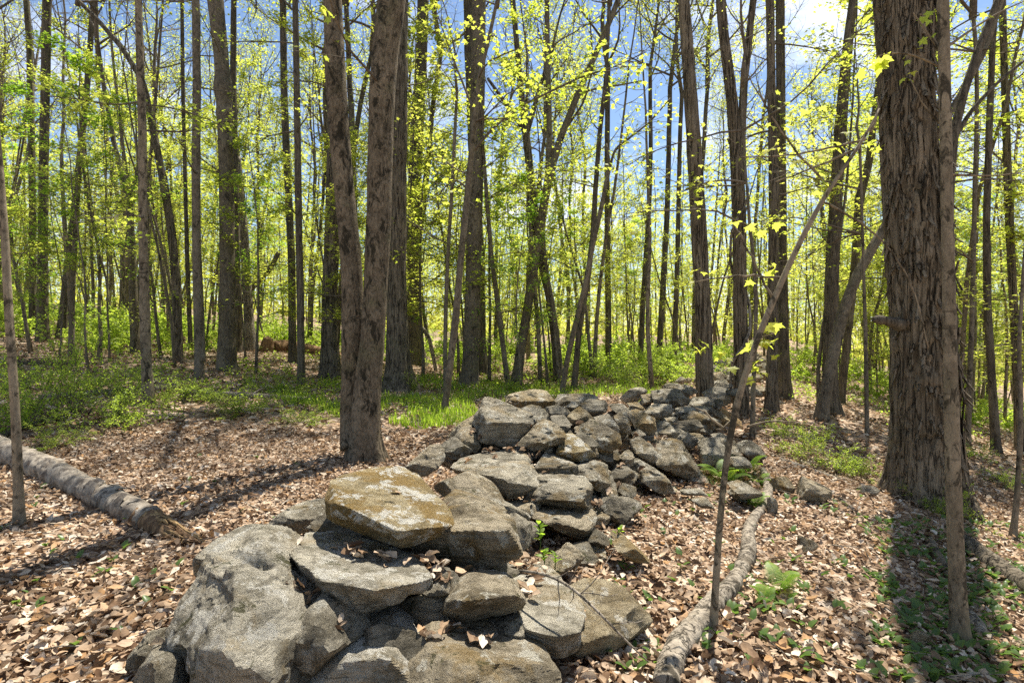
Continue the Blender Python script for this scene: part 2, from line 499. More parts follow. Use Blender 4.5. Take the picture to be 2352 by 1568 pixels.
def dry_leaf(k):
    """an oval or lobed dead leaf curled about its length"""
    r = seeded(500 + k)
    nx, ny = 4, 5
    u = np.linspace(-1, 1, nx); y = np.linspace(0, 1, ny)
    curl = r.uniform(0.3, 2.2); bend = r.uniform(-0.7, 0.9); wav = r.uniform(0.03, 0.12)
    V = []
    for j, yy in enumerate(y):
        w = 0.30 * math.sin(math.pi * min(1, (yy * 0.93 + 0.05))) ** 1.05 * (1 + 0.28 * r.uniform(-1, 1)) + 0.012
        for uu in u:
            a = uu * curl * 0.7
            x = w * math.sin(a) / max(.7 * curl, 0.3) * 1.2
            z = w * (1 - math.cos(a)) / max(.7 * curl, 0.3) * 1.4 + bend * (yy - 0.5) ** 2 * 0.5 + wav * r.uniform(-1, 1)
            V.append((x, yy - 0.5, z))
    F = [(j * nx + i, j * nx + i + 1, (j + 1) * nx + i + 1, (j + 1) * nx + i) for j in range(ny - 1) for i in range(nx - 1)]
    return np.array(V), np.array(F)
def dry_simple(k):
    r = seeded(700 + k)
    w = r.uniform(0.20, 0.34); c = r.uniform(0.02, 0.30); b = r.uniform(-.2, .3)
    q = lambda: r.uniform(.75, 1.2)
    return (np.array([(r.uniform(-.08, .08), -.5, b), (w * q(), -.18 * q(), c * q()), (w * .7 * q(), .18 * q(), c * .8), (r.uniform(-.1, .1), .55, b * q()), (-w * .75 * q(), .15 * q(), c * q()), (-w * q(), -.2 * q(), c * .9), (0, 0, 0)]),
            np.array([(6, 0, 1), (6, 1, 2), (6, 2, 3), (6, 3, 4), (6, 4, 5), (6, 5, 0)]))
DRY = [dry_leaf(k) for k in range(9)]
DRYS = [dry_simple(k) for k in range(9)]

def unit(r, n):
    v = r.normal(size=(n, 3)); return v / np.linalg.norm(v, axis=1)[:, None]

# ------------------------------------------------------------------ the ground
def build_ground():
    ys = np.concatenate([np.linspace(-40, 0, 12)[:-1], np.linspace(0, 14, 120)[:-1], np.geomspace(14, 420, 60)])
    us = np.concatenate([-np.geomspace(300, 14, 30)[:-1], np.linspace(-14, 14, 170)[:-1], np.geomspace(14, 300, 30)])
    X, Y = np.meshgrid(us, ys)
    Z = zg(X, Y)
    P = np.stack([X.ravel(), Y.ravel(), np.zeros(X.size)], 1)
    Z = Z + (0.025 * fbm(P * 1.7, 3, 4)).reshape(X.shape) * (np.abs(X) < 30)
    mb = MB()
    n = len(us); i = np.arange(len(ys) - 1)[:, None] * n; j = np.arange(n - 1)[None]
    F = np.stack([i + j, i + j + 1, i + n + j + 1, i + n + j], -1).reshape(-1, 4)
    mb.add(np.stack([X.ravel(), Y.ravel(), Z.ravel()], 1), F)
    o = mb.obj('ground', GROUND)
    tag(o, 'forest floor of brown soil under the fallen leaves', kind='structure')
build_ground()

def wedge(r, n, y0, y1, pw=1.0, margin=1.0, lim=None):
    """points on the ground ahead of the camera"""
    Y = y0 + (y1 - y0) * r.random(n) ** pw
    X = r.uniform(-1, 1, n) * (0.92 * Y + margin)
    return X, Y

# ------------------------------------------------------------------ stones
def ico(sub):
    bm = bmesh.new(); bmesh.ops.create_icosphere(bm, subdivisions=sub, radius=1)
    V = np.array([v.co[:] for v in bm.verts]); F = np.array([[v.index for v in f.verts] for f in bm.faces])
    bm.free(); return V, F
ICO = {k: ico(k) for k in (3, 4, 5, 6)}

def hull_planes(P):
    bm = bmesh.new()
    for p in P: bm.verts.new(p)
    res = bmesh.ops.convex_hull(bm, input=bm.verts[:])
    bm.normal_update()
    c = P.mean(0)
    pl = []
    for f in bm.faces:
        n = np.array(f.normal); q = np.array(f.verts[0].co); d = float(n @ (q - c))
        if d < 0: n, d = -n, -d
        if f.calc_area() > 1e-7: pl.append((*n, max(d, 1e-3), f.calc_area()))
    bm.free()
    pl.sort(key=lambda p: -p[4])
    keep = []
    for p in pl:                     # a few broad broken faces instead of many small ones
        if all(np.dot(p[:3], k[:3]) < 0.86 for k in keep): keep.append(p)
    return np.array(keep)[:, :4], np.array(pl)[:, :4], c

def rock(P, seed, sub=5, sharp=110, rough=1.0, layer=0.6, cuts=5):
    """boulder whose body is the hull of P, its edges worn and its faces broken"""
    P = np.asarray(P, float)
    pl, full, c = hull_planes(P)
    rc = seeded(seed + 31)
    cut = unit(rc, cuts)
    sup = ((P - c) @ cut.T).max(0)
    pl = np.concatenate([pl, np.concatenate([cut, (sup * rc.uniform(0.72, 0.92, cuts))[:, None]], 1)])
    iv, f = ICO[sub]
    ext = (P.max(0) - P.min(0)) / 2 + 1e-3
    D = iv * ext; D /= np.linalg.norm(D, axis=1)[:, None]
    a = np.clip(D @ pl[:, :3].T, 0, None) / pl[:, 3]
    r = (a ** sharp).sum(1) ** (-1.0 / sharp)
    rh = 1.0 / np.maximum((np.clip(D @ full[:, :3].T, 0, None) / full[:, 3]).max(1), 1e-6)
    r = np.minimum(r, rh * 1.13)
    V = D * r[:, None]
    size = float(np.prod(ext) ** (1 / 3)) * 2
    rs = seeded(seed)
    ax = rs.normal(size=3) * np.array([0.35, 0.35, 1.0]); ax /= np.linalg.norm(ax)
    q = V / size + rs.uniform(-50, 50, 3)
    h = fbm(q * 2.2, seed, 4)
    al = (q @ ax)[:, None] * ax
    lq = al * 9 + (q - al) * 1.3
    lay = fbm(lq, seed + 5, 3)
    steps = np.tanh(6 * (lay)) * 0.5
    fine = fbm(q * 9, seed + 9, 4, 0.6)
    chips = np.clip(fbm(q * 4.0, seed + 21, 2) - 0.22, 0, 1)
    rid = 1 - 2 * np.abs(fbm(q * 5.0, seed + 13, 4, 0.55))
    pit = np.clip(fbm(q * 14, seed + 17, 3, 0.6) - 0.15, 0, 1)
    dv = size * rough * (0.028 * h + 0.036 * layer * steps + 0.018 * fine + 0.010 * rid - 0.18 * chips - 0.03 * pit)
    V = V + D * dv[:, None]
    return V + c, f, c

wall_c = np.array([1.0, 5.0, 0.0])
wall = thing('stone_wall', wall_c, 'tumbled dry stone wall of grey boulders running back into the woods', 'stone wall')
ALLSTONES = []
def put_stone(P, seed, mat, sub=5, label=None, parent=wall, sharp=110, rough=1.0, layer=0.6, name='stone', cuts=5):
    V, F, c = rock(P, seed, sub, sharp, rough, layer, cuts)
    mb = MB(); mb.add(V - c, F)
    me = mb.mesh(name, STONE[mat]); me.set_sharp_from_angle(angle=R(26))
    o = link(name, me, parent, c - wall_c if parent is wall else c)
    if label: o['label'] = label
    ALLSTONES.append((c, V, F))
    return o

def outline_pts(out, Yc, tilt=0.45, thick=None, ridge=None, seed=0, drop=0.0):
    """an outline seen from the camera, turned into a body with a front edge, a top that recedes and a back"""
    rs = seeded(seed + 900)
    o = np.array([p[:2] for p in out], float)
    cx, cy = o[:, 0].mean(), (o[:, 1].min() + o[:, 1].max()) / 2
    w = o[:, 0].max() - o[:, 0].min(); h = o[:, 1].max() - o[:, 1].min()
    m = Yc / FPX
    if thick is None: thick = m * min(w, 1.6 * h) * 0.95
    P = []
    for p in out:
        hh = (cy - p[1]) * m
        Y = p[2] if len(p) > 2 else Yc + tilt * (hh + (0.5 * max(hh, 0)))
        P.append(at(p[0], p[1], Y))
    P = np.array(P); c = P.mean(0)
    ex = []
    if ridge is None:
        for u in (-0.6, 0.05, 0.55):
            ex.append(at(cx + u * w / 2 + rs.uniform(-.08, .08) * w, cy + rs.uniform(0.0, 0.45) * h / 2, Yc - thick * rs.uniform(0.28, 0.42)))
    else:
        for p in ridge: ex.append(at(p[0], p[1], p[2]))
    back = c + (P - c) * 0.72 + np.array([0, thick * 0.75, -drop])
    ex = np.array(ex)
    return np.concatenate([P, ex, back])

# near end of the wall: outlines (x, y) with a depth each, front edges given one by one
H = []
def hero(lbl, mat, out, Yc, ridge=None, **kw): H.append((lbl, mat, out, Yc, ridge, kw))
hero('big rough pale boulder at the left end of the wall', 'pale',
     [(461, 1264, 2.62), (551, 1229, 2.70), (602, 1225, 2.72), (637, 1260, 2.6), (656, 1307, 2.5), (680, 1358, 2.42), (707, 1424, 2.3), (733, 1463, 2.2), (707, 1522, 2.1), (700, 1640, 2.0),
      (420, 1700, 1.98), (412, 1502, 2.2), (401, 1455, 2.3), (410, 1366, 2.45), (434, 1315, 2.55)], 2.35,
     [(530, 1300, 2.36), (600, 1290, 2.42), (520, 1420, 2.10), (640, 1420, 2.13), (560, 1540, 1.93), (660, 1560, 1.95)], thick=0.5, rough=1.15, layer=0.5, cuts=12)
hero('flat grey slab with streaked top wedged beside the pale boulder', 'pale',
     [(637, 1248, 2.75), (680, 1235, 2.9), (735, 1240, 2.95), (805, 1252, 2.95), (871, 1270, 2.9), (930, 1290, 2.8), (975, 1307, 2.65), (992, 1327, 2.5), (985, 1342, 2.48), (930, 1370, 2.45), (883, 1409, 2.42), (832, 1432, 2.42), (797, 1424, 2.44), (758, 1385, 2.47), (735, 1362, 2.48), (684, 1323, 2.52), (650, 1291, 2.6)], 2.6,
     [(690, 1312, 2.40), (760, 1345, 2.32), (862, 1362, 2.28), (960, 1338, 2.38)], thick=0.32, rough=0.7, layer=1.0)
hero('yellow ochre lichened slab lying on top of the near stones', 'ochre',
     [(744, 1151, 2.95), (758, 1116, 3.1), (797, 1102, 3.25), (820, 1088, 3.4), (871, 1071, 3.5), (910, 1071, 3.5), (938, 1088, 3.4), (996, 1131, 3.2), (1024, 1162, 3.05), (1040, 1205, 2.85), (1026, 1233, 2.75), (1008, 1268, 2.68), (992, 1280, 2.66), (949, 1268, 2.68), (902, 1250, 2.72), (863, 1229, 2.76), (817, 1215, 2.8), (774, 1200, 2.84), (750, 1178, 2.88)], 2.95,
     [(765, 1158, 2.78), (828, 1178, 2.70), (891, 1208, 2.62), (981, 1246, 2.54)], thick=0.3, rough=0.6, layer=0.8)
hero('broad grey brown block beneath the ochre slab', 'brown',
     [(990, 1140, 3.6), (1040, 1130, 3.6), (1086, 1145, 3.55), (1125, 1170, 3.4), (1164, 1184, 3.25), (1184, 1202, 3.1), (1192, 1237, 2.95), (1199, 1264, 2.9), (1160, 1284, 2.88), (1117, 1307, 2.86), (1067, 1329, 2.84), (1010, 1338, 2.84), (985, 1323, 2.86), (950, 1290, 2.95), (930, 1240, 3.1)], 3.0,
     [(1010, 1240, 2.80), (1095, 1228, 2.80), (1172, 1210, 2.88)], thick=0.5, rough=0.7, layer=0.9)
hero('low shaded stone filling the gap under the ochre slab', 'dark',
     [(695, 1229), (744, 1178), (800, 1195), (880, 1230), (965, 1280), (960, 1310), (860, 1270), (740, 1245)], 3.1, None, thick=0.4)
hero('rounded wedge stone under the brown block', 'brown',
     [(1012, 1409), (1020, 1372), (1047, 1344), (1106, 1331), (1172, 1336), (1198, 1358), (1200, 1400), (1149, 1413), (1094, 1428), (1036, 1420)], 2.6,
     [(1030, 1390, 2.42), (1100, 1372, 2.38), (1185, 1366, 2.45)], thick=0.3, rough=0.5)
hero('small lichen spotted stone under the wedge stone', 'grey',
     [(1114, 1446), (1149, 1424), (1196, 1408), (1221, 1444), (1221, 1475), (1196, 1500), (1157, 1497), (1122, 1471)], 2.52, None, thick=0.22)
hero('broad pale slab leaning out at the right of the near end', 'pale',
     [(1085, 1320, 3.15), (1156, 1286, 3.3), (1193, 1300, 3.25), (1261, 1332, 3.05), (1316, 1366, 2.85), (1338, 1402, 2.7), (1340, 1436, 2.6), (1331, 1484, 2.55), (1302, 1504, 2.52), (1255, 1502, 2.52), (1200, 1484, 2.55), (1150, 1450, 2.6)], 2.8,
     [(1215, 1446, 2.44), (1278, 1464, 2.40), (1332, 1452, 2.46)], thick=0.35, rough=0.55, layer=1.0)
hero('flat pale slab half sunk in the leaves', 'tan',
     [(1290, 1350), (1343, 1325), (1388, 1330), (1449, 1366), (1502, 1400), (1509, 1419), (1464, 1445), (1434, 1475), (1372, 1497), (1310, 1500), (1270, 1430)], 2.85,
     [(1330, 1470, 2.66), (1400, 1455, 2.68), (1470, 1428, 2.74)], thick=0.3, tilt=0.9, drop=0.25, rough=0.5)
hero('brown boulder with white lichen at the front of the wall', 'brown',
     [(900, 1500, 2.5), (926, 1455, 2.6), (985, 1414, 2.62), (1030, 1412, 2.62), (1080, 1455, 2.5), (1164, 1500, 2.35), (1244, 1518, 2.3), (1295, 1572, 2.2), (1310, 1680, 2.1), (900, 1700, 2.0), (900, 1560, 2.2)], 2.3,
     [(960, 1530, 2.15), (1060, 1540, 2.10), (1180, 1570, 2.05)], thick=0.5, rough=0.9, layer=0.5)
hero('boulder shaded by the slab above, white lichen below', 'pale',
     [(684, 1338, 2.75), (740, 1375, 2.7), (830, 1400, 2.7), (918, 1380, 2.7), (936, 1440, 2.5), (930, 1487, 2.36), (951, 1505, 2.3), (948, 1600, 2.1), (900, 1700, 2.0), (700, 1700, 2.0), (690, 1560, 2.2), (700, 1440, 2.5)], 2.4,
     [(760, 1470, 2.30), (860, 1450, 2.36), (780, 1560, 2.06), (890, 1540, 2.1)], thick=0.45, rough=0.9)
hero(None, 'grey', [(305, 1575), (325, 1500), (344, 1478), (405, 1476), (421, 1510), (440, 1580), (450, 1680), (290, 1690)], 2.25, [(350, 1520, 2.1), (400, 1530, 2.12), (370, 1620, 2.0)], thick=0.3)
hero(None, 'grey', [(281, 1520), (313, 1483), (341, 1454), (368, 1457), (346, 1490), (329, 1515), (293, 1545)], 2.5, None, thick=0.12)
hero('flat mossy stone lying in the leaves left of the ochre slab', 'grey', [(612, 1213), (633, 1188), (668, 1168), (742, 1158), (760, 1180), (735, 1202), (688, 1224), (650, 1228)], 4.0, None, thick=0.4)
hero(None, 'dark', [(600, 1224), (625, 1215), (655, 1223), (656, 1243), (615, 1248)], 3.7, None)
hero(None, 'grey', [(440, 1290), (470, 1262), (500, 1240), (545, 1226), (560, 1240), (480, 1300), (445, 1330)], 2.95, None, thick=0.3)
hero('rounded stone half hidden behind the brown block', 'brown', [(992, 1130), (1020, 1104), (1057, 1090), (1095, 1100), (1147, 1130), (1164, 1160), (1158, 1188), (1110, 1180), (1040, 1160)], 3.9, None, thick=0.4, rough=0.5)
hero('broad flat topped stone behind the near end', 'grey',
     [(1023, 1082, 4.6), (1043, 1066, 4.8), (1091, 1042, 5.05), (1142, 1030, 5.15), (1207, 1030, 5.1), (1226, 1068, 4.8), (1236, 1095, 4.6), (1229, 1117, 4.45), (1193, 1134, 4.35), (1159, 1152, 4.3), (1130, 1142, 4.3), (1070, 1110, 4.4)], 4.6,
     [(1100, 1092, 4.25), (1165, 1108, 4.15), (1222, 1104, 4.25)], thick=0.5, rough=0.6, layer=1.0)
hero(None, 'brown', [(924, 1080), (961, 1040), (990, 1020), (1019, 1018), (1021, 1054), (995, 1080), (961, 1104)], 4.9, None, thick=0.2)
hero(None, 'grey', [(1198, 1155), (1222, 1104), (1261, 1096), (1329, 1098), (1362, 1112), (1376, 1143), (1362, 1169), (1295, 1166)], 4.35, None, thick=0.5, layer=1.0)
hero(None, 'brown', [(1215, 1186), (1231, 1168), (1290, 1164), (1343, 1166), (1369, 1184), (1369, 1226), (1343, 1250), (1302, 1240), (1255, 1226)], 4.2, [(1235, 1200, 4.0), (1300, 1205, 3.95), (1355, 1215, 4.02)], thick=0.5, layer=1.0)
hero(None, 'grey', [(1229, 1087), (1261, 1050), (1289, 1052), (1328, 1076), (1330, 1100), (1261, 1102)], 4.8, None, thick=0.4)
hero(None, 'grey', [(1324, 1071), (1364, 1062), (1400, 1075), (1405, 1112), (1376, 1130), (1335, 1105)], 4.75, None, thick=0.4)
for k, (lbl, mat, out, Yc, ridge, kw) in enumerate(H):
    rk = {a: kw[a] for a in ('rough', 'layer', 'sharp', 'cuts') if a in kw}
    ok = {a: kw[a] for a in ('tilt', 'thick', 'drop') if a in kw}
    put_stone(outline_pts(out, Yc, ridge=ridge, seed=k, **ok), 40 + k, mat, 6 if Yc < 3.2 else 5, lbl, **rk)

# the heap beyond: outlines measured on an enlargement (x = 995.3 + .3255 u, y = 842.2 + .3255 v)
MID = [
 ('tan', [(490,300),(540,200),(620,168),(720,168),(800,190),(862,270),(780,295),(620,305)], 6.6, 'smooth tan boulder on the crest of the wall by the grass'),
 ('grey', [(858,270),(868,210),(940,195),(1100,190),(1172,220),(1160,250),(1060,258),(930,282)], 6.7, None),
 ('grey', [(273,410),(350,290),(368,228),(430,238),(500,290),(680,340),(692,400),(640,440),(580,532),(480,547),(380,520),(310,480)], 5.3, 'grey stone with a pointed corner on the left shoulder of the wall'),
 ('tan', [(112,485),(200,400),(330,318),(345,350),(280,410),(150,480)], 5.7, None),
 ('brown', [(143,460),(270,412),(322,500),(347,580),(290,602),(200,535)], 5.2, None),
 ('dark', [(45,560),(150,490),(280,600),(210,652),(80,645)], 5.1, None),
 ('brown', [(595,560),(700,450),(800,383),(880,420),(922,480),(880,545),(740,585)], 5.0, None),
 ('grey', [(605,310),(690,273),(765,290),(825,360),(760,425),(680,440)], 5.7, None),
 ('grey', [(785,290),(880,273),(985,320),(940,358),(830,352)], 6.1, None),
 ('dark', [(825,350),(920,343),(972,410),(945,485),(880,440)], 5.6, None),
 ('grey', [(925,292),(980,248),(1045,260),(995,304)], 6.4, None),
 ('tan', [(945,360),(1040,276),(1124,370),(1080,395),(980,422)], 5.8, None),
 ('dark', [(1048,272),(1120,233),(1210,238),(1244,310),(1150,348),(1088,332)], 6.3, None),
 ('grey', [(1135,370),(1240,343),(1312,440),(1300,490),(1160,410)], 5.9, None),
 ('brown', [(1015,430),(1090,388),(1180,400),(1302,475),(1314,545),(1250,605),(1160,592),(1040,465)], 5.5, None),
 ('ochre', [(845,612),(930,488),(1000,488),(1144,625),(1060,668),(920,645)], 5.0, None),
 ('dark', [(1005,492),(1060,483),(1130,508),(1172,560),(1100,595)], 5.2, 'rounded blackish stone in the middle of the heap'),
 ('brown', [(1278,350),(1360,308),(1403,470),(1370,478),(1300,405)], 6.2, None),
 ('brown', [(1375,332),(1440,303),(1552,360),(1594,430),(1540,484),(1475,472)], 6.5, None),
 ('grey', [(1245,272),(1330,262),(1394,320),(1300,354)], 6.7, None),
 ('grey', [(1485,335),(1560,268),(1682,268),(1694,332),(1590,364)], 7.6, None),
 ('dark', [(1545,172),(1640,163),(1730,168),(1794,240),(1772,284),(1580,284)], 9.0, 'large dark boulder on the crest before the shaggy trunk'),
 ('grey', [(1465,202),(1552,188),(1556,252),(1480,274)], 9.1, None),
 ('dark', [(1645,152),(1730,122),(1805,178),(1720,185)], 9.8, None),
 ('grey', [(1785,282),(1850,217),(1930,217),(1975,270),(1880,294)], 9.0, None),
 ('grey', [(1715,302),(1800,282),(1900,288),(1944,342),(1840,384),(1730,354)], 8.2, None),
 ('brown', [(1535,562),(1620,528),(1720,528),(1800,610),(1875,730),(1810,778),(1680,724),(1560,625)], 6.2, 'long brown boulder at the right foot of the wall'),
 ('grey', [(1395,522),(1460,502),(1552,560),(1604,640),(1540,678),(1415,595)], 6.0, None),
 ('grey', [(1395,692),(1470,667),(1600,750),(1704,840),(1694,893),(1600,893),(1430,765)], 5.5, None),
 ('grey', [(1886,572),(1940,507),(2030,507),(2074,620),(2054,704),(1908,704)], 6.6, 'upright grey stone leaning on the right foot of the wall'),
 ('dark', [(1245,762),(1290,712),(1380,712),(1434,780),(1380,834),(1280,824)], 5.3, None),
 ('grey', [(1155,882),(1260,797),(1314,860),(1264,994),(1200,994)], 4.8, None),
 ('grey', [(1015,692),(1130,677),(1244,740),(1254,832),(1200,874),(1120,824),(1020,785)], 4.85, None),
 ('grey', [(715,722),(780,637),(860,632),(1024,700),(1004,784),(830,789),(738,774)], 4.75, None),
 ('grey', [(1555,442),(1640,387),(1744,480),(1700,525),(1588,505)], 6.9, None),
 ('tan', [(1755,532),(1800,477),(1880,472),(1924,520),(1860,555)], 7.2, None),
 ('grey', [(1825,422),(1920,397),(1944,470),(1860,484)], 7.7, None),
 ('dark', [(1875,382),(1980,357),(1984,440),(1920,444)], 8.2, None),
 ('tan', [(1955,342),(2040,327),(2094,380),(1990,394)], 8.8, None),
 ('grey', [(1305,882),(1350,822),(1420,848),(1434,900),(1350,964)], 5.0, None),
 ('dark', [(2145,572),(2230,527),(2300,568),(2356,640),(2250,655)], 7.0, None),
 ('grey', [(1975,492),(2040,467),(2144,540),(2144,594),(2060,565)], 7.2, None),
 ('brown', [(1795,802),(1880,737),(1954,830),(1912,864)], 6.1, None),
 ('brown', [(1315,642),(1380,587),(1424,640),(1380,699)], 5.5, None),
 ('dark', [(585,1152),(660,1102),(735,1130),(735,1222),(640,1275)], 3.9, None),
 ('brown', [(855,1382),(960,1257),(1064,1340),(1005,1425),(920,1425)], 3.6, None),
 ('grey', [(985,1292),(1110,1267),(1174,1380),(1085,1425)], 3.8, None),
 ('ochre', [(1105,1272),(1220,1262),(1226,1340),(1180,1415)], 3.9, None),
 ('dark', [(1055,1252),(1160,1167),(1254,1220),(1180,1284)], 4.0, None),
 ('tan', [(1275,1212),(1330,1197),(1545,1390),(1430,1375)], 3.75, 'long narrow tan stone pointing out of the leaves'),
 ('brown', [(1115,1002),(1150,967),(1254,1060),(1234,1104),(1128,1124)], 4.5, None),
 ('grey', [(2105,852),(2200,822),(2335,900),(2200,944)], 5.4, None),
 ('grey', [(1745,872),(1900,865),(1944,912),(1760,904)], 5.4, None),
 ('grey', [(1835,942),(1930,928),(1984,1000),(1900,995)], 5.0, None),
 ('dark', [(1990,240),(2030,222),(2052,262),(2010,300)], 8.6, None),
 ('grey', [(1950,300),(2010,290),(2040,330),(1965,336)], 8.7, None),
 ('brown', [(2060,580),(2150,560),(2180,640),(2090,650)], 6.7, None),
 ('grey', [(2080,650),(2200,640),(2260,710),(2140,720)], 6.3, None),
 ('dark', [(1400,475),(1450,440),(1500,480),(1440,520)], 6.3, None),
 ('brown', [(1480,480),(1560,470),(1590,520),(1500,540)], 6.4, None),
 ('grey', [(1640,370),(1720,350),(1730,400),(1650,410)], 7.9, None),
 ('tan', [(1370,260),(1440,250),(1490,300),(1400,310)], 7.2, None),
 ('grey', [(690,600),(720,590),(730,650),(680,650)], 5.0, None),
 ('brown', [(780,560),(820,535),(850,570),(830,625),(785,610)], 5.0, None),
 ('grey', [(1990,100),(2060,90),(2090,120),(2000,135)], 12.5, None),
 ('dark', [(2060,70),(2150,40),(2180,90),(2150,130),(2070,110)], 13.5, None),
 ('grey', [(2010,150),(2080,130),(2140,160),(2100,195),(2020,190)], 11.5, None),
 ('dark', [(2180,60),(2260,50),(2280,110),(2200,120)], 14.5, None),
 ('dark', [(1180, 610), (1300, 590), (1340, 640), (1250, 720), (1170, 680)], 5.6, None),
 ('dark', [(1610, 640), (1680, 690), (1670, 770), (1600, 740), (1560, 680)], 6.6, None),
]
for k, (mat, out, Yc, lbl) in enumerate(MID):
    o = [(995.3 + .3255 * u, 842.2 + .3255 * v) for u, v in out]
    oc_ = np.mean(o, axis=0); o = [tuple(oc_ + (np.array(q) - oc_) * 1.10) for q in o]
    w = max(p[0] for p in o) - min(p[0] for p in o)
    put_stone(outline_pts(o, Yc, tilt=0.55, seed=200 + k), 300 + k, mat, 5 if w > 80 else 4, lbl, rough=0.8, layer=0.8)
    c_ = at(oc_[0], oc_[1], Yc); m_ = w * Yc / FPX
    if c_[2] - 0.35 * m_ > zg(c_[0], c_[1]) + 0.12:      # the stone that carries it
        rs_ = seeded(5000 + k)
        P_ = unit(rs_, 14) * m_ * np.array([.62, .5, .42]) + c_ + np.array([rs_.uniform(-.05, .05), m_ * .45, -m_ * .45])
        put_stone(P_, 5000 + k, ['dark', 'grey', 'brown'][k % 3], 4)

# stones deeper in the heap, seen through the gaps
rf = seeded(77)
def fill_stone(X, Y, zc, sz, k, sub=4):
    e = sz * rf.uniform(0.7, 1.2, 3) * np.array([1.15, 1.0, 0.7])
    P = unit(rf, 14) * e + np.array([X, Y, zc])
    put_stone(P, 600 + k, rf.choice(['grey', 'dark', 'brown', 'grey']), sub, sharp=40, rough=0.9)
kk = 0
for Y in np.arange(2.3, 9.5, 0.40):
    for q in range(3):
        s = rf.uniform(-0.75, 0.6) if Y > 3.2 else rf.uniform(-0.5, 0.35)
        X = np.interp(Y, WY, WX) + s * (1 if Y < 5 else 1.15)
        top = float(zw(X, Y)); g = float(zg(X, Y))
        fill_stone(X, Y, g + (top - g) * rf.uniform(0.2, 0.6), rf.uniform(0.15, 0.24), kk, 4); kk += 1
for Y in np.arange(9.5, 22, 0.5):
    for q in range(3):
        s = rf.uniform(-1, 1)
        X = np.interp(Y, WY, WX) + s * 1.0
        fill_stone(X, Y, float(zw(X, Y)) - 0.08 + rf.uniform(-.06, .1), rf.uniform(0.12, 0.27), kk, 4 if Y < 13 else 3); kk += 1

# loose stones out on the leaves
def loose(px, py, w, h, mat, label, seed, sink=0.25):
    g = hit(px, py); m = g[1] / FPX
    rs = seeded(seed)
    P = unit(rs, 16) * np.array([w * m / 2, w * m / 2 * 0.8, h * m * 0.75]) * rs.uniform(0.85, 1.15, (16, 1)) + g + np.array([0, 0, h * m * (0.6 - sink)])
    o = put_stone(P, seed, mat, 5, parent=None, name='rock', rough=0.5)
    tag(o, label, 'rock')
loose(1845, 1268, 62, 42, 'brown', 'small rounded rock alone in the sunny leaves', 801)
loose(1862, 1150, 105, 48, 'brown', 'long low rock on the slope left of the hickory', 802)
loose(1795, 1130, 60, 36, 'tan', 'pale angular rock above the curved fallen branch', 803)
loose(1985, 1135, 60, 22, 'grey', 'flat grey rock near the foot of the hickory', 804)
loose(1772, 1185, 40, 44, 'grey', 'grey rock in the crook of the curved fallen branch', 805)
loose(2110, 1490, 70, 60, 'grey', 'shaded rock left of the near speckled sapling', 806, 0.5)
loose(1700, 1150, 70, 30, 'brown', 'brown rock beside the fern under the wall', 807)

# ------------------------------------------------------------------ trees
def wander(r, p, d, L, n, wob=0.12, up=0.1):
    """a bending line of n points"""
    P = [np.array(p, float)]; d = np.array(d, float); d /= np.linalg.norm(d)
    for i in range(n - 1):
        d = d + r.normal(size=3) * wob + np.array([0, 0, up]); d /= np.linalg.norm(d)
        P.append(P[-1] + d * L / (n - 1))
    return np.array(P)

def lerp_path(P, f):
    x = f * (len(P) - 1); i = min(int(x), len(P) - 2)
    return P[i] + (P[i + 1] - P[i]) * (x - i), P[i + 1] - P[i]

def leaf_spray(mb, r, P, n, size, tpl, m=1, flat=0.6, spread=0.12, f0=0.15):
    """leaves set along a twig"""
    k = r.uniform(f0, 1.0, n)
    x = k * (len(P) - 1); i = np.minimum(x.astype(int), len(P) - 2)
    pos = P[i] + (P[i + 1] - P[i]) * (x - i)[:, None] + r.normal(size=(n, 3)) * spread
    nr = unit(r, n) * (1 - flat) + np.array([0, 0, flat]) + 1e-3
    tn = unit(r, n) + np.array([0, 0, -0.35])
    mb.scatter(tpl, pos, nr, tn, size * r.uniform(0.6, 1.25, n), m)

def crown_proto(seed, height=10, limbs=16, subs=7, twigs=6, leaves=8, lsize=0.11, tpl=CLUMP, spread=4.2, r0=0.11, leafy=1.0, upw=0.10):
    r = seeded(seed); mb = MB()
    ax = wander(r, (0, 0, 0), (0, 0, 1), height, 9, 0.09, 0.12)
    mb.tube(ax, np.linspace(r0, 0.02, 9), 7)
    for a in range(limbs):
        f = 0.02 + 0.9 * a / limbs
        p, d = lerp_path(ax, f)
        az = a * 2.4 + r.uniform(-.4, .4)
        el = 0.35 + 0.6 * f + r.uniform(-.15, .2)
        L = spread * (1.0 - 0.6 * abs(f - 0.25)) * r.uniform(0.7, 1.15)
        lp = wander(r, p, (math.cos(az) * math.cos(el), math.sin(az) * math.cos(el), math.sin(el)), L, 7, 0.13, upw)
        lr = r0 * (0.55 - 0.35 * f)
        mb.tube(lp, np.linspace(lr, 0.012, 7), 5, cap=False)
        for b in range(subs):
            g = 0.25 + 0.75 * (b + r.random()) / subs
            q, dd = lerp_path(lp, min(g, .99))
            sp = wander(r, q, dd / np.linalg.norm(dd) + unit(r, 1)[0] * 0.95, L * r.uniform(0.22, 0.42), 5, 0.16, 0.06)
            mb.tube(sp, np.linspace(max(lr * 0.35, 0.012), 0.006, 5), 4, cap=False)
            for c in range(twigs):
                t, td = lerp_path(sp, min(0.2 + 0.8 * (c + r.random()) / twigs, .99))
                tp = wander(r, t, td / np.linalg.norm(td) + unit(r, 1)[0] * 1.1, r.uniform(0.35, 0.85), 3, 0.2, 0.02)
                mb.tube(tp, np.array([0.007, 0.005, 0.003]), 3, cap=False)
                n = int(leaves * leafy * r.uniform(0.4, 1.6))
                if n > 0: leaf_spray(mb, r, tp, n, lsize, tpl, 1, 0.45, 0.14)
    return mb

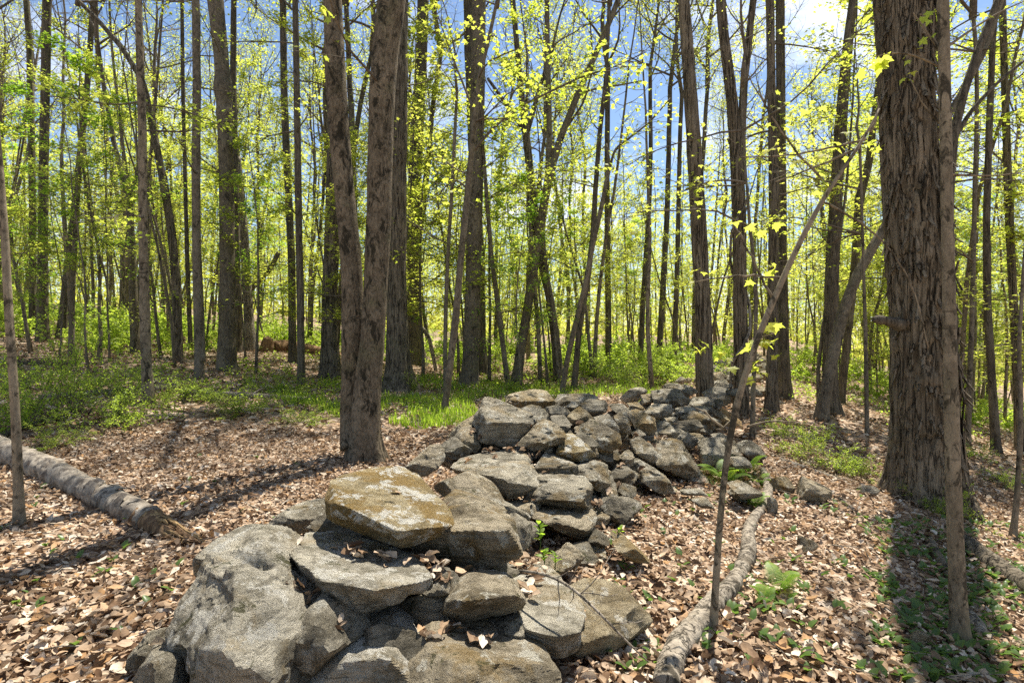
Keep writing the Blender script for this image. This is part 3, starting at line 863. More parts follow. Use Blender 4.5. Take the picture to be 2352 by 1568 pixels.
def sapling_proto(seed, height=6.0, limbs=15, subs=5, leaves=9, lsize=0.078, tpl=MSTAR, r0=0.038, spread=1.7, f0=0.25):
    """slender understorey maple with level sprays of leaves; trunk and crown apart"""
    r = seeded(seed); tr = MB(); cr_ = MB()
    ax = wander(r, (0, 0, -0.1), (r.uniform(-.1, .1), r.uniform(-.1, .1), 1), height, 12, 0.06, 0.06)
    tr.tube(ax, np.linspace(r0, 0.008, 12) * (1 + 0.4 * np.exp(-np.arange(12) * 2.0)), 8)
    for a in range(limbs):
        f = f0 + (0.98 - f0) * (a + r.random()) / limbs
        p, d = lerp_path(ax, min(f, .99))
        az = a * 2.4 + r.uniform(-.6, .6); el = r.uniform(0.05, 0.55)
        L = spread * (1.15 - 0.75 * f) * r.uniform(0.6, 1.2)
        lp = wander(r, p, (math.cos(az) * math.cos(el), math.sin(az) * math.cos(el), math.sin(el)), L, 6, 0.14, 0.02)
        cr_.tube(lp, np.linspace(0.016 * (1.2 - f), 0.004, 6), 4, cap=False)
        leaf_spray(cr_, r, lp, leaves, lsize, tpl, 1, 0.7, 0.08, 0.4)
        for b in range(subs):
            q, dd = lerp_path(lp, min(0.3 + 0.7 * (b + r.random()) / subs, .99))
            dv = dd / np.linalg.norm(dd) + unit(r, 1)[0] * np.array([1, 1, 0.3])
            sp = wander(r, q, dv, L * r.uniform(0.25, 0.5), 4, 0.15, 0.0)
            cr_.tube(sp, np.linspace(0.006, 0.003, 4), 3, cap=False)
            leaf_spray(cr_, r, sp, int(leaves * r.uniform(.5, 1.4)), lsize, tpl, 1, 0.7, 0.07)
    return tr, cr_

def trunk_rings(P, W, step):
    P = np.asarray(P, float); W = np.asarray(W, float)
    seg = np.concatenate([[0], np.cumsum(np.linalg.norm(np.diff(P, axis=0), axis=1))])
    n = max(4, int(seg[-1] / step) + 1)
    t = np.linspace(0, seg[-1], n)
    # rounded joints: interpolate, then smooth
    Q = np.stack([np.interp(t, seg, P[:, i]) for i in range(3)], 1); R_ = np.interp(t, seg, W)
    k = max(1, int(0.35 / step))
    if k > 1:
        ker = np.hanning(2 * k + 3)[1:-1]; ker /= ker.sum()
        pad = len(ker) // 2
        for i in range(3):
            e = np.concatenate([2 * Q[0, i] - Q[pad:0:-1, i], Q[:, i], 2 * Q[-1, i] - Q[-2:-pad - 2:-1, i]]) if n > pad + 2 else None
            if e is not None: Q[:, i] = np.convolve(e, ker, 'valid')
    return Q, R_, t

def make_trunk(mb, P, W, nseg=20, step=0.12, flare=0.5, furrow=0.05, seed=0, fz=0.25, fs=9.0, lumps=(), lobes=5, m=0, crack=0.0):
    Q, R_, t = trunk_rings(P, W, step)
    rs = seeded(seed); ph = rs.uniform(0, 6.28)
    def disp(V, ring, ang, rad):
        hgt = t[ring]
        fl = flare * np.exp(-hgt / (1.1 * R_[0] + 0.08)) * (1 + 0.55 * np.cos(lobes * ang + ph) + 0.3 * np.cos(3 * ang + 2 * ph))
        q = V * np.array([1, 1, fz])
        fu = 1 - 2 * np.abs(fbm(q * fs, seed, 3))
        big = fbm(V * 1.3, seed + 3, 2)
        out = rad * (1 + fl + furrow * fu + 0.06 * big)
        if crack:
            wv = np.abs(fbm(q * np.array([fs * .75, fs * .75, fs]) + 0.35 * np.stack([vnoise(V * 5, 3), vnoise(V * 5, 4), np.zeros(len(V))], 1), seed + 8, 2))
            out = out - rad * crack * np.clip(1 - wv / 0.10, 0, 1)
        for (c, amp, sig) in lumps:
            d2 = ((V - np.asarray(c)) ** 2 / np.asarray(sig) ** 2).sum(1)
            out = out + amp * np.exp(-d2)
        return out
    mb.tube(Q, R_, nseg, m, disp)
    return Q, R_

CROWNS = [crown_proto(21 + k, height=10, limbs=15, subs=6, twigs=5, leaves=6, lsize=0.092).mesh('crown', [BARK['twig'], LEAF['canopy']]) for k in range(4)]
THIN = [crown_proto(36 + k, height=9, limbs=9, subs=3, twigs=3, leaves=2, lsize=0.08, spread=3.2).mesh('crown', [BARK['twig'], LEAF['canopy']]) for k in range(2)]
LIGHT = [crown_proto(26 + k, height=10, limbs=12, subs=5, twigs=3, leaves=3, lsize=0.085).mesh('crown', [BARK['twig'], LEAF['canopy']]) for k in range(2)]
BARE = [crown_proto(31 + k, height=10, limbs=12, subs=5, twigs=4, leaves=2, lsize=0.06, tpl=DIAM).mesh('crown', [BARK['twig'], LEAF['bud']]) for k in range(2)]

DEFTREES = []
def tree(label, bark, path, crown='leafy', name='maple_tree', top=9.5, flare=0.5, furrow=0.05, fs=9.0, fz=0.25, seg=20, step=0.12, Y=None, base=None, fork=None, limbs=(), lumps=(), cs=1.0, seed=None, dY=0.0, leafk='maple', extend=True, crack=0.0):
    """trunk traced from the photograph, then carried on up to its crown"""
    seed = seed if seed is not None else len(DEFTREES) + 1
    rs = seeded(seed + 4000)
    px, py, w = path[0]
    g = hit(px, py) if Y is None else np.array([(px - CX) / FPX * Y, Y, float(zg((px - CX) / FPX * Y, Y))])
    Y0 = g[1]
    P = [at(a, b, Y0 + dY * i) for i, (a, b, c) in enumerate(path)]
    P[0] = g.copy()
    thin = 0.93 * math.cos(math.atan((px - CX) / FPX))      # a round trunk off the axis looks wider
    W = [c / 2 / FPX * Y0 * thin for a, b, c in path]
    P = [P[0] + np.array([0, 0, -0.15])] + P; W = [W[0]] + W
    if extend:
        d = P[-1] - P[-2]; d /= np.linalg.norm(d)
        while P[-1][2] < g[2] + top:
            d = d * 0.8 + np.array([0, 0, 0.2]) + rs.normal(size=3) * 0.02; d /= np.linalg.norm(d)
            P.append(P[-1] + d * 0.8); W.append(W[-1] * 0.965)
    root = thing(name, g, label, 'tree')
    mb = MB()
    make_trunk(mb, P, W, seg, step, flare, furrow, seed, fz, fs, lumps, crack=crack)
    if fork:
        for st in fork:
            FP = [at(a, b, Y0 + (0.12 if j else 0)) for j, (a, b, c) in enumerate(st)]; FW = [c / 2 / FPX * Y0 * thin for a, b, c in st]
            make_trunk(mb, FP, FW, max(10, seg - 6), step, 0.0, furrow, seed + 77, fz, fs)
    tr = mb.obj('trunk', BARK[bark], None, g); tr.parent = root; tr.location = (0, 0, 0)
    if crown:
        s = cs * np.clip(W[-1] / 0.11, 0.55, 1.5)
        me = THIN[seed % 2] if Y0 < 15 else BARE[seed % 2] if crown == 'bare' else LIGHT[seed % 2] if Y0 < 17 else CROWNS[seed % 4]
        c = link('crown', me, root, P[-1] - g - np.array([0, 0, 0.15]))
        c.scale = (s * 1.1, s * 1.1, s); c.rotation_euler = (0, 0, rs.uniform(0, 6.28))
    LIM = []
    if crown == 'leafy' and 5 < Y0 < 15.5:
        PP = np.array(P)
        for q in range(5):
            hz = rs.uniform(3.2, min(top, 9.0))
            i = int(np.argmin(np.abs(PP[:, 2] - g[2] - hz))); az = rs.uniform(0, 6.28)
            lp = wander(rs, PP[i], (math.cos(az), math.sin(az), rs.uniform(0.0, 0.5)), rs.uniform(1.0, 2.4), 7, 0.13, 0.0)
            lb = MB(); LIM.append(lb); lb.tube(lp, np.linspace(0.018, 0.005, 7), 5)
            for b in range(11):
                q_, dd = lerp_path(lp, rs.uniform(0.25, .99))
                sp = wander(rs, q_, dd / np.linalg.norm(dd) + unit(rs, 1)[0] * np.array([1, 1, .4]), rs.uniform(0.3, 0.8), 4, 0.15, 0.0)
                lb.tube(sp, np.linspace(0.006, 0.003, 4), 3, cap=False)
                leaf_spray(lb, rs, sp, int(6 * rs.uniform(.4, 1.6)), 0.075, MSTAR, 1, 0.6, 0.08)
    if limbs:
        for li, (pts, n, size, sw) in enumerate(limbs):
            LP = np.array([at(a, b, Y0 + (0.25 + 0.0 * j)) for j, (a, b, c) in enumerate(pts)])
            LP[:, 1] += np.linspace(0, sw, len(LP))
            LW = np.array([c / 2 / FPX * Y0 for a, b, c in pts])
            Q, R_, t = trunk_rings(LP, LW, 0.12)
            lb = MB(); LIM.append(lb); lb.tube(Q, R_, 7)
            L = t[-1]
            for b in range(int(6 + 5 * L)):
                q, dd = lerp_path(Q, min(rs.uniform(0.25, 1.0), .99))
                sp = wander(rs, q, dd / np.linalg.norm(dd) + unit(rs, 1)[0] * 1.1, rs.uniform(0.3, 0.9), 5, 0.15, 0.01)
                lb.tube(sp, np.linspace(0.007, 0.003, 5), 4)
                if n: leaf_spray(lb, rs, sp, int(n * rs.uniform(.5, 1.5)), size, MAPLE if Y0 < 9 else MSTAR, 1, 0.6, 0.09)
    for lb in LIM:
        lo = lb.obj('limb', [BARK['twig'], LEAF[leafk]], None, g); lo.parent = root; lo.location = (0, 0, 0)
    DEFTREES.append((root, g, P, W))
    return root, g, P, W

T = tree
# --- left side
T('thin bare grey sapling nearest on the far left', 'grey', [(45, 1207, 34), (42, 1120, 28), (38, 1000, 27), (30, 860, 24), (20, 720, 24), (12, 560, 22), (3, 420, 20), (-8, 300, 18), (-30, 100, 16), (-50, 0, 16)], None, 'sapling', top=5, flare=0.3, seg=14, step=0.08, furrow=0.02)
T('pale speckled sapling with a ringed stem in the left clearing', 'grey', [(341, 926, 34), (337, 850, 28), (332, 700, 26), (328, 500, 23), (327, 300, 22), (322, 150, 20), (318, 0, 18)], 'leafy', 'sapling', top=9, flare=0.35, furrow=0.03, cs=0.7, seg=14,
  limbs=[([(325, 232, 5), (300, 250, 4), (270, 256, 3), (230, 252, 3), (180, 255, 2)], 8, 0.11, -0.6), ([(327, 240, 5), (360, 238, 4), (400, 242, 4), (430, 250, 3)], 7, 0.11, 0.3)])
T('dark slanting trunk leaning left behind the pale speckled sapling', 'furrow', [(410, 762, 24), (405, 650, 23), (395, 540, 22), (378, 430, 21), (352, 300, 18), (330, 190, 15), (280, 110, 13), (228, 50, 12), (178, 0, 11)], 'bare', 'leaning_tree', top=9.5, Y=15)
T('slim straight dark trunk with a side shoot left of the hollow tree', 'smooth', [(458, 872, 24), (456, 780, 22), (452, 600, 22), (450, 400, 22), (452, 200, 21), (450, 0, 20)], 'leafy', fork=[[(464, 830, 20), (462, 700, 14), (458, 560, 8)]])
T('grey trunk with a rotted hollow at its foot', 'smooth', [(523, 852, 54), (522, 825, 50), (520, 790, 44), (521, 740, 39), (522, 600, 38), (520, 400, 37), (516, 270, 36), (513, 200, 40), (508, 130, 36), (495, 0, 42)], 'leafy', 'hollow_tree', flare=0.25, seg=36, step=0.05, furrow=0.035,
  lumps=[(at(535, 832, 14.7), -0.16, (.10, .3, .17)), (at(519, 828, 14.65), -0.12, (.05, .25, .14)), (at(516, 205, 14.9), 0.07, (.3, .3, .22)), (at(518, 262, 14.9), 0.04, (.3, .3, .12))])
T('dead grey snag with torn bark right of the hollow tree', 'dead', [(577, 806, 32), (572, 740, 24), (566, 640, 22), (560, 520, 20), (553, 450, 20), (547, 360, 12)], None, 'dead_snag', extend=False, furrow=0.10)
T('very slender dark trunk with brown bark between snag and twin maple', 'dark', [(692, 805, 20), (690, 700, 18), (686, 500, 17), (683, 300, 16), (680, 100, 15), (678, 0, 14)], 'leafy', Y=13)
T('thin trunk curving beside the very slender dark trunk', 'dark', [(672, 790, 20), (670, 600, 18), (660, 400, 18), (652, 200, 17), (650, 0, 16)], 'leafy', Y=18)
T('dark far trunk at the left edge above the ferns', 'dark', [(98, 738, 34), (98, 600, 27), (100, 400, 25), (104, 200, 24), (108, 0, 24)], 'leafy', Y=17, top=11)
T('straight dark trunk second from the left edge above the ferns', 'dark', [(75, 735, 20), (75, 500, 19), (72, 300, 18), (68, 100, 17), (60, 0, 16)], 'leafy', Y=19, top=12)
T('trunk leaning right beyond the ferns at far left', 'dark', [(140, 718, 26), (158, 600, 22), (170, 500, 20), (182, 380, 18), (200, 200, 16), (215, 0, 15)], 'bare', 'leaning_tree', Y=18, top=11)
T('thin pale sapling standing in the left ferns', 'smooth', [(163, 768, 17), (166, 680, 14), (172, 560, 13), (180, 420, 11), (186, 300, 9)], 'leafy', 'sapling', Y=14, top=5, cs=0.5)
T('forked grey trunk behind the pale speckled sapling', 'smooth', [(312, 760, 26), (306, 680, 22), (302, 560, 20), (298, 480, 18), (288, 420, 17), (275, 380, 15), (262, 330, 12)], 'leafy', Y=16, top=8, fork=[[(300, 470, 12), (310, 420, 9), (318, 370, 7)]])
T('slender dark trunk between speckled sapling and hollow tree', 'dark', [(438, 748, 12), (430, 600, 11), (425, 400, 10), (420, 200, 10), (418, 0, 9)], 'leafy', Y=19, top=10)
T('narrow far trunk right behind the grey hollow tree', 'dark', [(548, 775, 22), (544, 600, 18), (540, 400, 18), (536, 200, 16)], 'leafy', Y=20, top=12)
T('mossy trunk half hidden behind the left stem of the twin maple', 'furrow', [(760, 868, 50), (757, 800, 42), (757, 700, 38), (762, 560, 37), (766, 450, 36), (770, 200, 34), (770, 0, 32)], 'leafy', 'oak_tree', flare=0.45, seg=24, step=0.08, furrow=0.07)
# --- twin maple in the middle
tw, twg, twP, twW = T('big twin stemmed maple with blotched mossy bark', 'mossy', [(840, 1058, 84), (836, 1000, 72), (843, 900, 64), (856, 780, 60), (864, 640, 60), (870, 500, 62), (873, 350, 63), (878, 200, 64), (888, 90, 66), (900, 0, 68)], 'leafy', top=10, flare=0.6, seg=48, step=0.04, furrow=0.035, fs=8, cs=1.0, seed=16,
  fork=[[(812, 1030, 66), (806, 960, 56), (808, 860, 52), (812, 740, 58), (808, 620, 54), (797, 500, 50), (785, 380, 50), (775, 250, 52), (768, 120, 50), (764, 0, 48), (755, -250, 42), (748, -500, 36)]])
T('thick furrowed trunk standing close behind the twin maple', 'furrow', [(916, 896, 70), (914, 850, 58), (912, 760, 50), (910, 600, 46), (912, 400, 46), (914, 200, 46), (916, 0, 44)], 'leafy', 'oak_tree', flare=0.6, seg=32, step=0.06, furrow=0.07, seed=17)
T('dark trunk with flared foot right of the twin maple', 'dark', [(956, 838, 46), (954, 790, 40), (952, 700, 34), (952, 560, 33), (953, 420, 33), (960, 260, 30), (968, 130, 28), (972, 0, 27)], 'leafy', flare=0.5, furrow=0.06)
T('slim bent sapling rising from the grass behind the wall', 'smooth', [(1020, 948, 17), (1028, 890, 17), (1036, 820, 17), (1048, 720, 18), (1056, 620, 16), (1066, 520, 16), (1078, 400, 15), (1090, 280, 14), (1100, 180, 12), (1125, 80, 9), (1142, 0, 8)], 'leafy', 'sapling', top=7, cs=0.55, furrow=0.03,
  limbs=[([(1085, 350, 7), (1130, 300, 6), (1190, 255, 6), (1260, 225, 5), (1330, 195, 4), (1400, 180, 3), (1470, 150, 2)], 7, 0.11, -0.5), ([(1090, 260, 6), (1060, 180, 5), (1030, 100, 4), (1000, 10, 3)], 7, 0.11, 0.4), ([(1070, 430, 5), (1040, 400, 4), (1015, 430, 3), (985, 460, 2)], 6, 0.11, .3)])
T('slim upright stem left of the tall smooth trunk', 'smooth', [(1024, 905, 12), (1022, 800, 10), (1024, 700, 10), (1030, 560, 9), (1038, 440, 9), (1045, 300, 8), (1050, 200, 6)], 'leafy', 'sapling', top=6.5, cs=0.5, seg=10)
T('tall smooth pale brown trunk in the middle of the grass', 'smooth', [(1078, 886, 46), (1080, 840, 38), (1084, 740, 38), (1088, 600, 38), (1092, 450, 37), (1095, 300, 36), (1098, 150, 35), (1100, 0, 34)], 'leafy', flare=0.35, seg=24, step=0.08, furrow=0.03)
T('blackish trunk hiding behind the tall smooth trunk', 'dark', [(1104, 858, 40), (1102, 800, 30), (1100, 600, 28), (1086, 300, 26), (1078, 100, 25), (1076, 0, 25)], 'leafy', flare=0.5)
# --- middle
T('leaning grey trunk that bends right over the wall', 'smooth', [(1186, 882, 26), (1196, 800, 23), (1210, 720, 22), (1228, 600, 22), (1244, 500, 21), (1262, 400, 20), (1290, 310, 16), (1330, 210, 15), (1370, 120, 14), (1400, 50, 13), (1420, 0, 13)], 'leafy', 'leaning_tree', top=9, cs=0.6, fork=[[(1258, 425, 15), (1262, 300, 14), (1258, 150, 13), (1256, 0, 12), (1254, -200, 9)]],
  limbs=[([(1330, 215, 6), (1370, 200, 5), (1420, 190, 4), (1480, 175, 3)], 8, 0.11, .3), ([(1290, 310, 6), (1340, 240, 5), (1360, 160, 4), (1350, 60, 3)], 7, 0.11, -.4)])
T('thin leaning stem left of the leaning grey trunk', 'smooth', [(1168, 892, 14), (1160, 830, 13), (1146, 720, 12), (1130, 600, 11), (1118, 460, 10), (1110, 340, 8)], 'leafy', 'sapling', top=6, cs=0.5)
T('dark trunk leaning left in the bright thicket', 'furrow', [(1284, 875, 24), (1276, 780, 22), (1264, 690, 20), (1244, 600, 20), (1226, 480, 20), (1216, 380, 19), (1206, 290, 18), (1192, 160, 14), (1178, 0, 12)], 'bare', 'leaning_tree', top=10, fork=[[(1212, 300, 13), (1240, 200, 10), (1270, 110, 8)], [(1210, 310, 11), (1170, 250, 9), (1120, 180, 7)]])
T('thin slanting sapling beside the crest of the wall', 'smooth', [(1290, 905, 13), (1302, 830, 13), (1318, 760, 13), (1345, 650, 12), (1362, 560, 12), (1385, 460, 11), (1400, 370, 8), (1392, 330, 5)], None, 'sapling', top=5, extend=False,
  limbs=[([(1394, 420, 6), (1412, 340, 6), (1450, 310, 5), (1500, 270, 4), (1550, 210, 3)], 7, 0.11, .4)])
T('slim upright trunk rising right of the slanting sapling', 'dark', [(1318, 862, 15), (1330, 760, 14), (1350, 640, 14), (1362, 540, 13), (1368, 430, 12), (1378, 300, 11), (1392, 180, 10), (1400, 0, 9)], 'leafy', Y=14)
for i, (lb, pth, yy) in enumerate([
  ('narrow dark trunk standing alone above the far ferns', [(1398, 810, 16), (1396, 600, 14), (1394, 400, 13), (1396, 200, 12)], 20),
  ('narrow trunk first left of the shaggy twin column', [(1470, 822, 14), (1476, 700, 13), (1486, 560, 12), (1492, 450, 11)], 20),
  ('narrow trunk leaning right before the shaggy trunk', [(1512, 826, 16), (1524, 640, 14), (1532, 500, 13), (1536, 350, 12)], 21),
  ('double narrow trunk just left of the shaggy trunk', [(1548, 832, 13), (1556, 600, 12), (1560, 400, 11)], 22),
]): T(lb, 'dark', pth, 'leafy', Y=yy, top=10)
T('shaggy barked straight trunk at the crest of the wall', 'shag', [(1621, 925, 44), (1618, 850, 42), (1614, 700, 38), (1606, 550, 37), (1598, 400, 36), (1588, 250, 33), (1578, 100, 30), (1570, 0, 28)], 'bare', 'hickory_tree', Y=10.2, flare=0.2, seg=40, step=0.05, furrow=0.08, fs=16, fz=0.12, seed=41, crack=0.12, cs=0.55)
T('shaggy forked trunk wrapped by a twisting vine', 'shag', [(1702, 935, 40), (1702, 850, 36), (1700, 700, 34), (1698, 500, 33), (1690, 330, 31), (1678, 200, 27), (1662, 80, 25), (1655, 0, 24)], 'bare', 'hickory_tree', Y=10.6, flare=0.2, seg=40, step=0.05, furrow=0.08, fs=16, fz=0.12, seed=42, crack=0.12, cs=0.55,
  fork=[[(1703, 420, 20), (1704, 300, 20), (1708, 200, 19), (1718, 110, 18), (1730, 0, 17), (1745, -160, 12)]])
T('dark rough trunk behind the forked shaggy trunk', 'furrow', [(1772, 930, 34), (1774, 800, 27), (1776, 600, 26), (1778, 450, 25), (1774, 300, 22), (1770, 100, 20), (1768, 0, 19)], 'leafy', Y=11.5, seg=20, furrow=0.09, cs=0.6)
T('broad blackish trunk on the slope behind the wall', 'dark', [(1802, 905, 36), (1800, 800, 28), (1796, 600, 26), (1794, 350, 24), (1792, 0, 22)], 'leafy', Y=13.5, cs=0.6)
T('thin forked sapling beside the vine wrapped trunk', 'smooth', [(1728, 985, 14), (1730, 900, 12), (1734, 800, 11), (1737, 690, 11), (1732, 600, 10), (1722, 520, 8), (1715, 420, 6)], 'leafy', 'sapling', Y=8.6, top=5, cs=0.45)
T('pale trunk leaning strongly right on the slope', 'smooth', [(1884, 968, 36), (1896, 900, 31), (1912, 820, 30), (1935, 720, 29), (1965, 640, 27), (2000, 575, 26), (2040, 510, 24), (2085, 430, 22), (2140, 330, 20), (2200, 230, 18), (2260, 120, 16), (2300, 0, 14)], 'leafy', 'leaning_tree', Y=11.0, top=11, cs=0.5)
T('dark upright trunk behind the leaning pale trunk', 'dark', [(1912, 985, 44), (1908, 920, 38), (1906, 800, 36), (1912, 600, 34), (1924, 400, 32), (1936, 220, 28), (1950, 80, 24), (1960, 0, 22)], 'leafy', Y=12.0, seg=24)
T('second leaning dark trunk left of the hickory', 'dark', [(1930, 900, 22), (1948, 760, 20), (1965, 600, 22), (1975, 450, 24), (1995, 380, 20), (2010, 250, 15)], 'bare', Y=14.5, top=9)
T('slender trunk left of the hickory on the slope', 'smooth', [(1992, 1042, 12), (1990, 900, 11), (1988, 760, 10), (1984, 640, 8)], 'leafy', 'sapling', Y=10.2, top=5, cs=0.4)
# --- right edge
T('tall dark trunk right of the speckled sapling', 'dark', [(2288, 1065, 28), (2280, 900, 22), (2268, 700, 21), (2266, 500, 20), (2272, 300, 18), (2280, 100, 16)], 'leafy', Y=11.5, top=11)
T('dark ridged trunk at the right edge', 'furrow', [(2342, 1070, 28), (2338, 900, 24), (2328, 700, 23), (2316, 450, 22), (2308, 200, 20), (2302, 0, 19)], 'leafy', Y=12.5, top=12)
T('thin pale trunk between hickory and right edge', 'smooth', [(2222, 1060, 18), (2226, 900, 15), (2232, 750, 14), (2236, 600, 13), (2240, 400, 12)], 'leafy', Y=11, top=8)
T('dark forked branch trunk slanting up behind the speckled sapling', 'dark', [(2165, 930, 30), (2172, 700, 27), (2182, 420, 25), (2190, 310, 24), (2215, 210, 22), (2245, 120, 20), (2285, 20, 18)], 'leafy', 'leaning_tree', Y=9.6, top=10, cs=0.6, fork=[[(2185, 330, 14), (2230, 255, 12), (2290, 190, 10), (2352, 140, 9)]])
T('curving thin sapling at the right edge', 'smooth', [(2325, 1270, 22), (2332, 1190, 17), (2340, 1080, 15), (2346, 940, 13), (2340, 800, 11), (2352, 600, 9)], None, 'sapling', Y=5.8, top=4.5)

# --- the great shagbark hickory on the right
hk_g = hit(2118, 1150)
HKY = hk_g[1]
lump = [(at(2046, 790, HKY - .1), 0.12, (.12, .25, .12)), (at(2200, 905, HKY), 0.14, (.14, .3, .14)), (at(2140, 872, HKY - .40), 0.10, (.15, .18, .12)), (at(2090, 420, HKY - .40), -0.05, (.10, .3, .22)), (at(2150, 560, HKY - .4), 0.03, (.1, .3, .2))]
hk, _, hkP, hkW = T('huge shagbark hickory with peeling strips and burls', 'shag', [(2125, 1152, 196), (2126, 1090, 172), (2124, 1000, 162), (2120, 900, 158), (2116, 800, 152), (2106, 650, 150), (2096, 500, 146), (2088, 350, 142), (2082, 200, 140), (2076, 60, 142), (2072, 0, 144)], 'bare', 'shagbark_hickory', Y=HKY, flare=0.30, seg=150, step=0.03, furrow=0.07, fs=13, fz=0.11, lumps=lump, top=11, cs=0.8, seed=50, crack=0.13)
rs = seeded(51)
def strip_mesh(k):
    r = seeded(900 + k); n = 9
    L = r.uniform(0.3, 0.75); w = r.uniform(0.035, 0.075)
    mb = MB(); t = np.linspace(-1, 1, n)
    lift = 0.016 + 0.085 * np.clip(-t, 0, 1) ** 2 * r.uniform(0.3, 1.4) + 0.03 * np.clip(t, 0, 1) ** 3 * r.uniform(0, 1)
    ww = w * (1 - 0.55 * np.abs(t) ** 2.2) * (1 + 0.25 * r.normal(size=n)); sw = np.cumsum(r.normal(size=n)) * 0.006
    V = []
    for i in range(n):
        for (sx, th) in ((-1, 0), (0, 0.012), (1, 0), (0, -0.006)):
            V.append((sw[i] + sx * ww[i] / 2, lift[i] + th + 0.004 * r.normal(), t[i] * L / 2))
    F = [(i * 4 + a, i * 4 + (a + 1) % 4, (i + 1) * 4 + (a + 1) % 4, (i + 1) * 4 + a) for i in range(n - 1) for a in range(4)]
    mb.add(V, F)
    return mb.mesh('bark_strip', BARK['shag'])
STRIPS = [strip_mesh(k) for k in range(10)]
hQ, hR, ht = trunk_rings(hkP, hkW, 0.05)
hk_trunk = [c for c in hk.children if c.name.startswith('trunk')][0]
nst = 0
while nst < 240:
    z = rs.uniform(0.55, 7.2); a = rs.uniform(math.pi * 0.92, math.pi * 2.08)   # the sides that can be seen
    i = int(np.argmin(np.abs(hQ[:, 2] - (hk_g[2] + z))))
    d = np.array([math.cos(a), math.sin(a), 0])
    p = hQ[i] + d * (hR[i] * 0.99)
    o = link('bark_strip', STRIPS[nst % 10], hk_trunk, p - hk_g)
    o.rotation_euler = (rs.normal() * 0.05, rs.normal() * 0.07, a - math.pi / 2)
    s = rs.uniform(0.8, 1.5); o.scale = (s, rs.uniform(0.8, 1.3), s)
    nst += 1
stub = MB()
make_trunk(stub, [at(2062, 745, HKY - .15), at(2034, 735, HKY - .2), at(2008, 728, HKY - .25), at(1998, 732, HKY - .27)], [0.07, 0.05, 0.045, 0.02], 12, 0.03, 0, 0.2, 5)
so = stub.obj('broken_limb', BARK['dark'], None, hk_g); so.parent = hk; so.location = (0, 0, 0)

# --- near saplings on the right
sp1, sp1g, sp1P, sp1W = T('near speckled sapling in front of the hickory', 'grey', [(2206, 1478, 64), (2203, 1430, 50), (2199, 1340, 46), (2193, 1200, 42), (2187, 1000, 38), (2182, 800, 36), (2178, 600, 34), (2174, 400, 33), (2170, 200, 32), (2166, 0, 31), (2160, -300, 28)], 'leafy', 'sapling', top=5.5, flare=0.3, seg=28, step=0.05, furrow=0.025, cs=0.35, seed=60)
vn = MB()
vp = [at(x, y, HKY - 0.62) for x, y in [(2196, 1150), (2175, 1000), (2160, 800), (2152, 650), (2146, 500), (2128, 440), (2092, 420), (2060, 385), (2030, 340), (2010, 300), (1990, 240)]]
sp2, sp2g, sp2P, sp2W = T('thin slanting sapling with big new leaves before the wall', 'grey', [(1636, 1448, 26), (1642, 1380, 19), (1650, 1240, 17), (1662, 1100, 16), (1680, 980, 16), (1704, 880, 16), (1738, 780, 15), (1776, 690, 15), (1820, 590, 14), (1870, 490, 12), (1920, 410, 10), (1970, 340, 8), (2005, 295, 6), (2020, 250, 4)], None, 'sapling', extend=False, flare=0.3, seg=12, step=0.05, furrow=0.03, seed=61)

def maple_mesh(k):
    r = seeded(950 + k)
    v, f = fan(_h + [(-x, y) for x, y in _h[-2::-1]], (0, 0.33), r.uniform(.3, .9), r.uniform(.1, .4))
    v = v + r.normal(size=v.shape) * np.array([0, 0, .02])
    mb = MB(); mb.add(v, f)
    P = np.array([(0, -0.45, 0.05), (0, -0.2, 0.03), (0, 0.02, 0)]); mb.tube(P, np.array([.012, .01, .01]), 4, 0)
    return mb.mesh('leaf', LEAF['maple'])
ML = [maple_mesh(k) for k in range(6)]
rl = seeded(62)
def cluster(root, g, px, py, Y, n, size, spread, droop=0.7):
    c = at(px, py, Y)
    for i in range(n):
        o = link('leaf', ML[rl.integers(6)], root, c - g + rl.normal(size=3) * spread)
        az = rl.uniform(0, 6.28)
        o.rotation_euler = (-rl.uniform(0.3, 1.2) * droop, rl.normal() * 0.35, az)
        s = size * 0.72 * rl.uniform(0.55, 1.25); o.scale = (s, s, s)
Y2 = sp2g[1]
for px, py, n, sz, sp in [(1612, 790, 5, .075, .03), (1672, 828, 5, .07, .03), (1742, 792, 8, .10, .045), (1775, 762, 6, .10, .04), (1745, 858, 5, .07, .03), (1790, 800, 3, .07, .03),
                          (1700, 525, 4, .09, .05), (1770, 520, 5, .09, .05), (1830, 350, 5, .10, .04), (1915, 340, 5, .10, .05), (1850, 255, 5, .09, .06), (1790, 270, 4, .08, .05), (2005, 335, 4, .08, .03), (1880, 425, 4, .09, .04), (1760, 620, 4, .08, .05), (1600, 640, 4, .08, .05)]:
    cluster(sp2, sp2g, px, py, Y2 + .05, n, sz, sp)
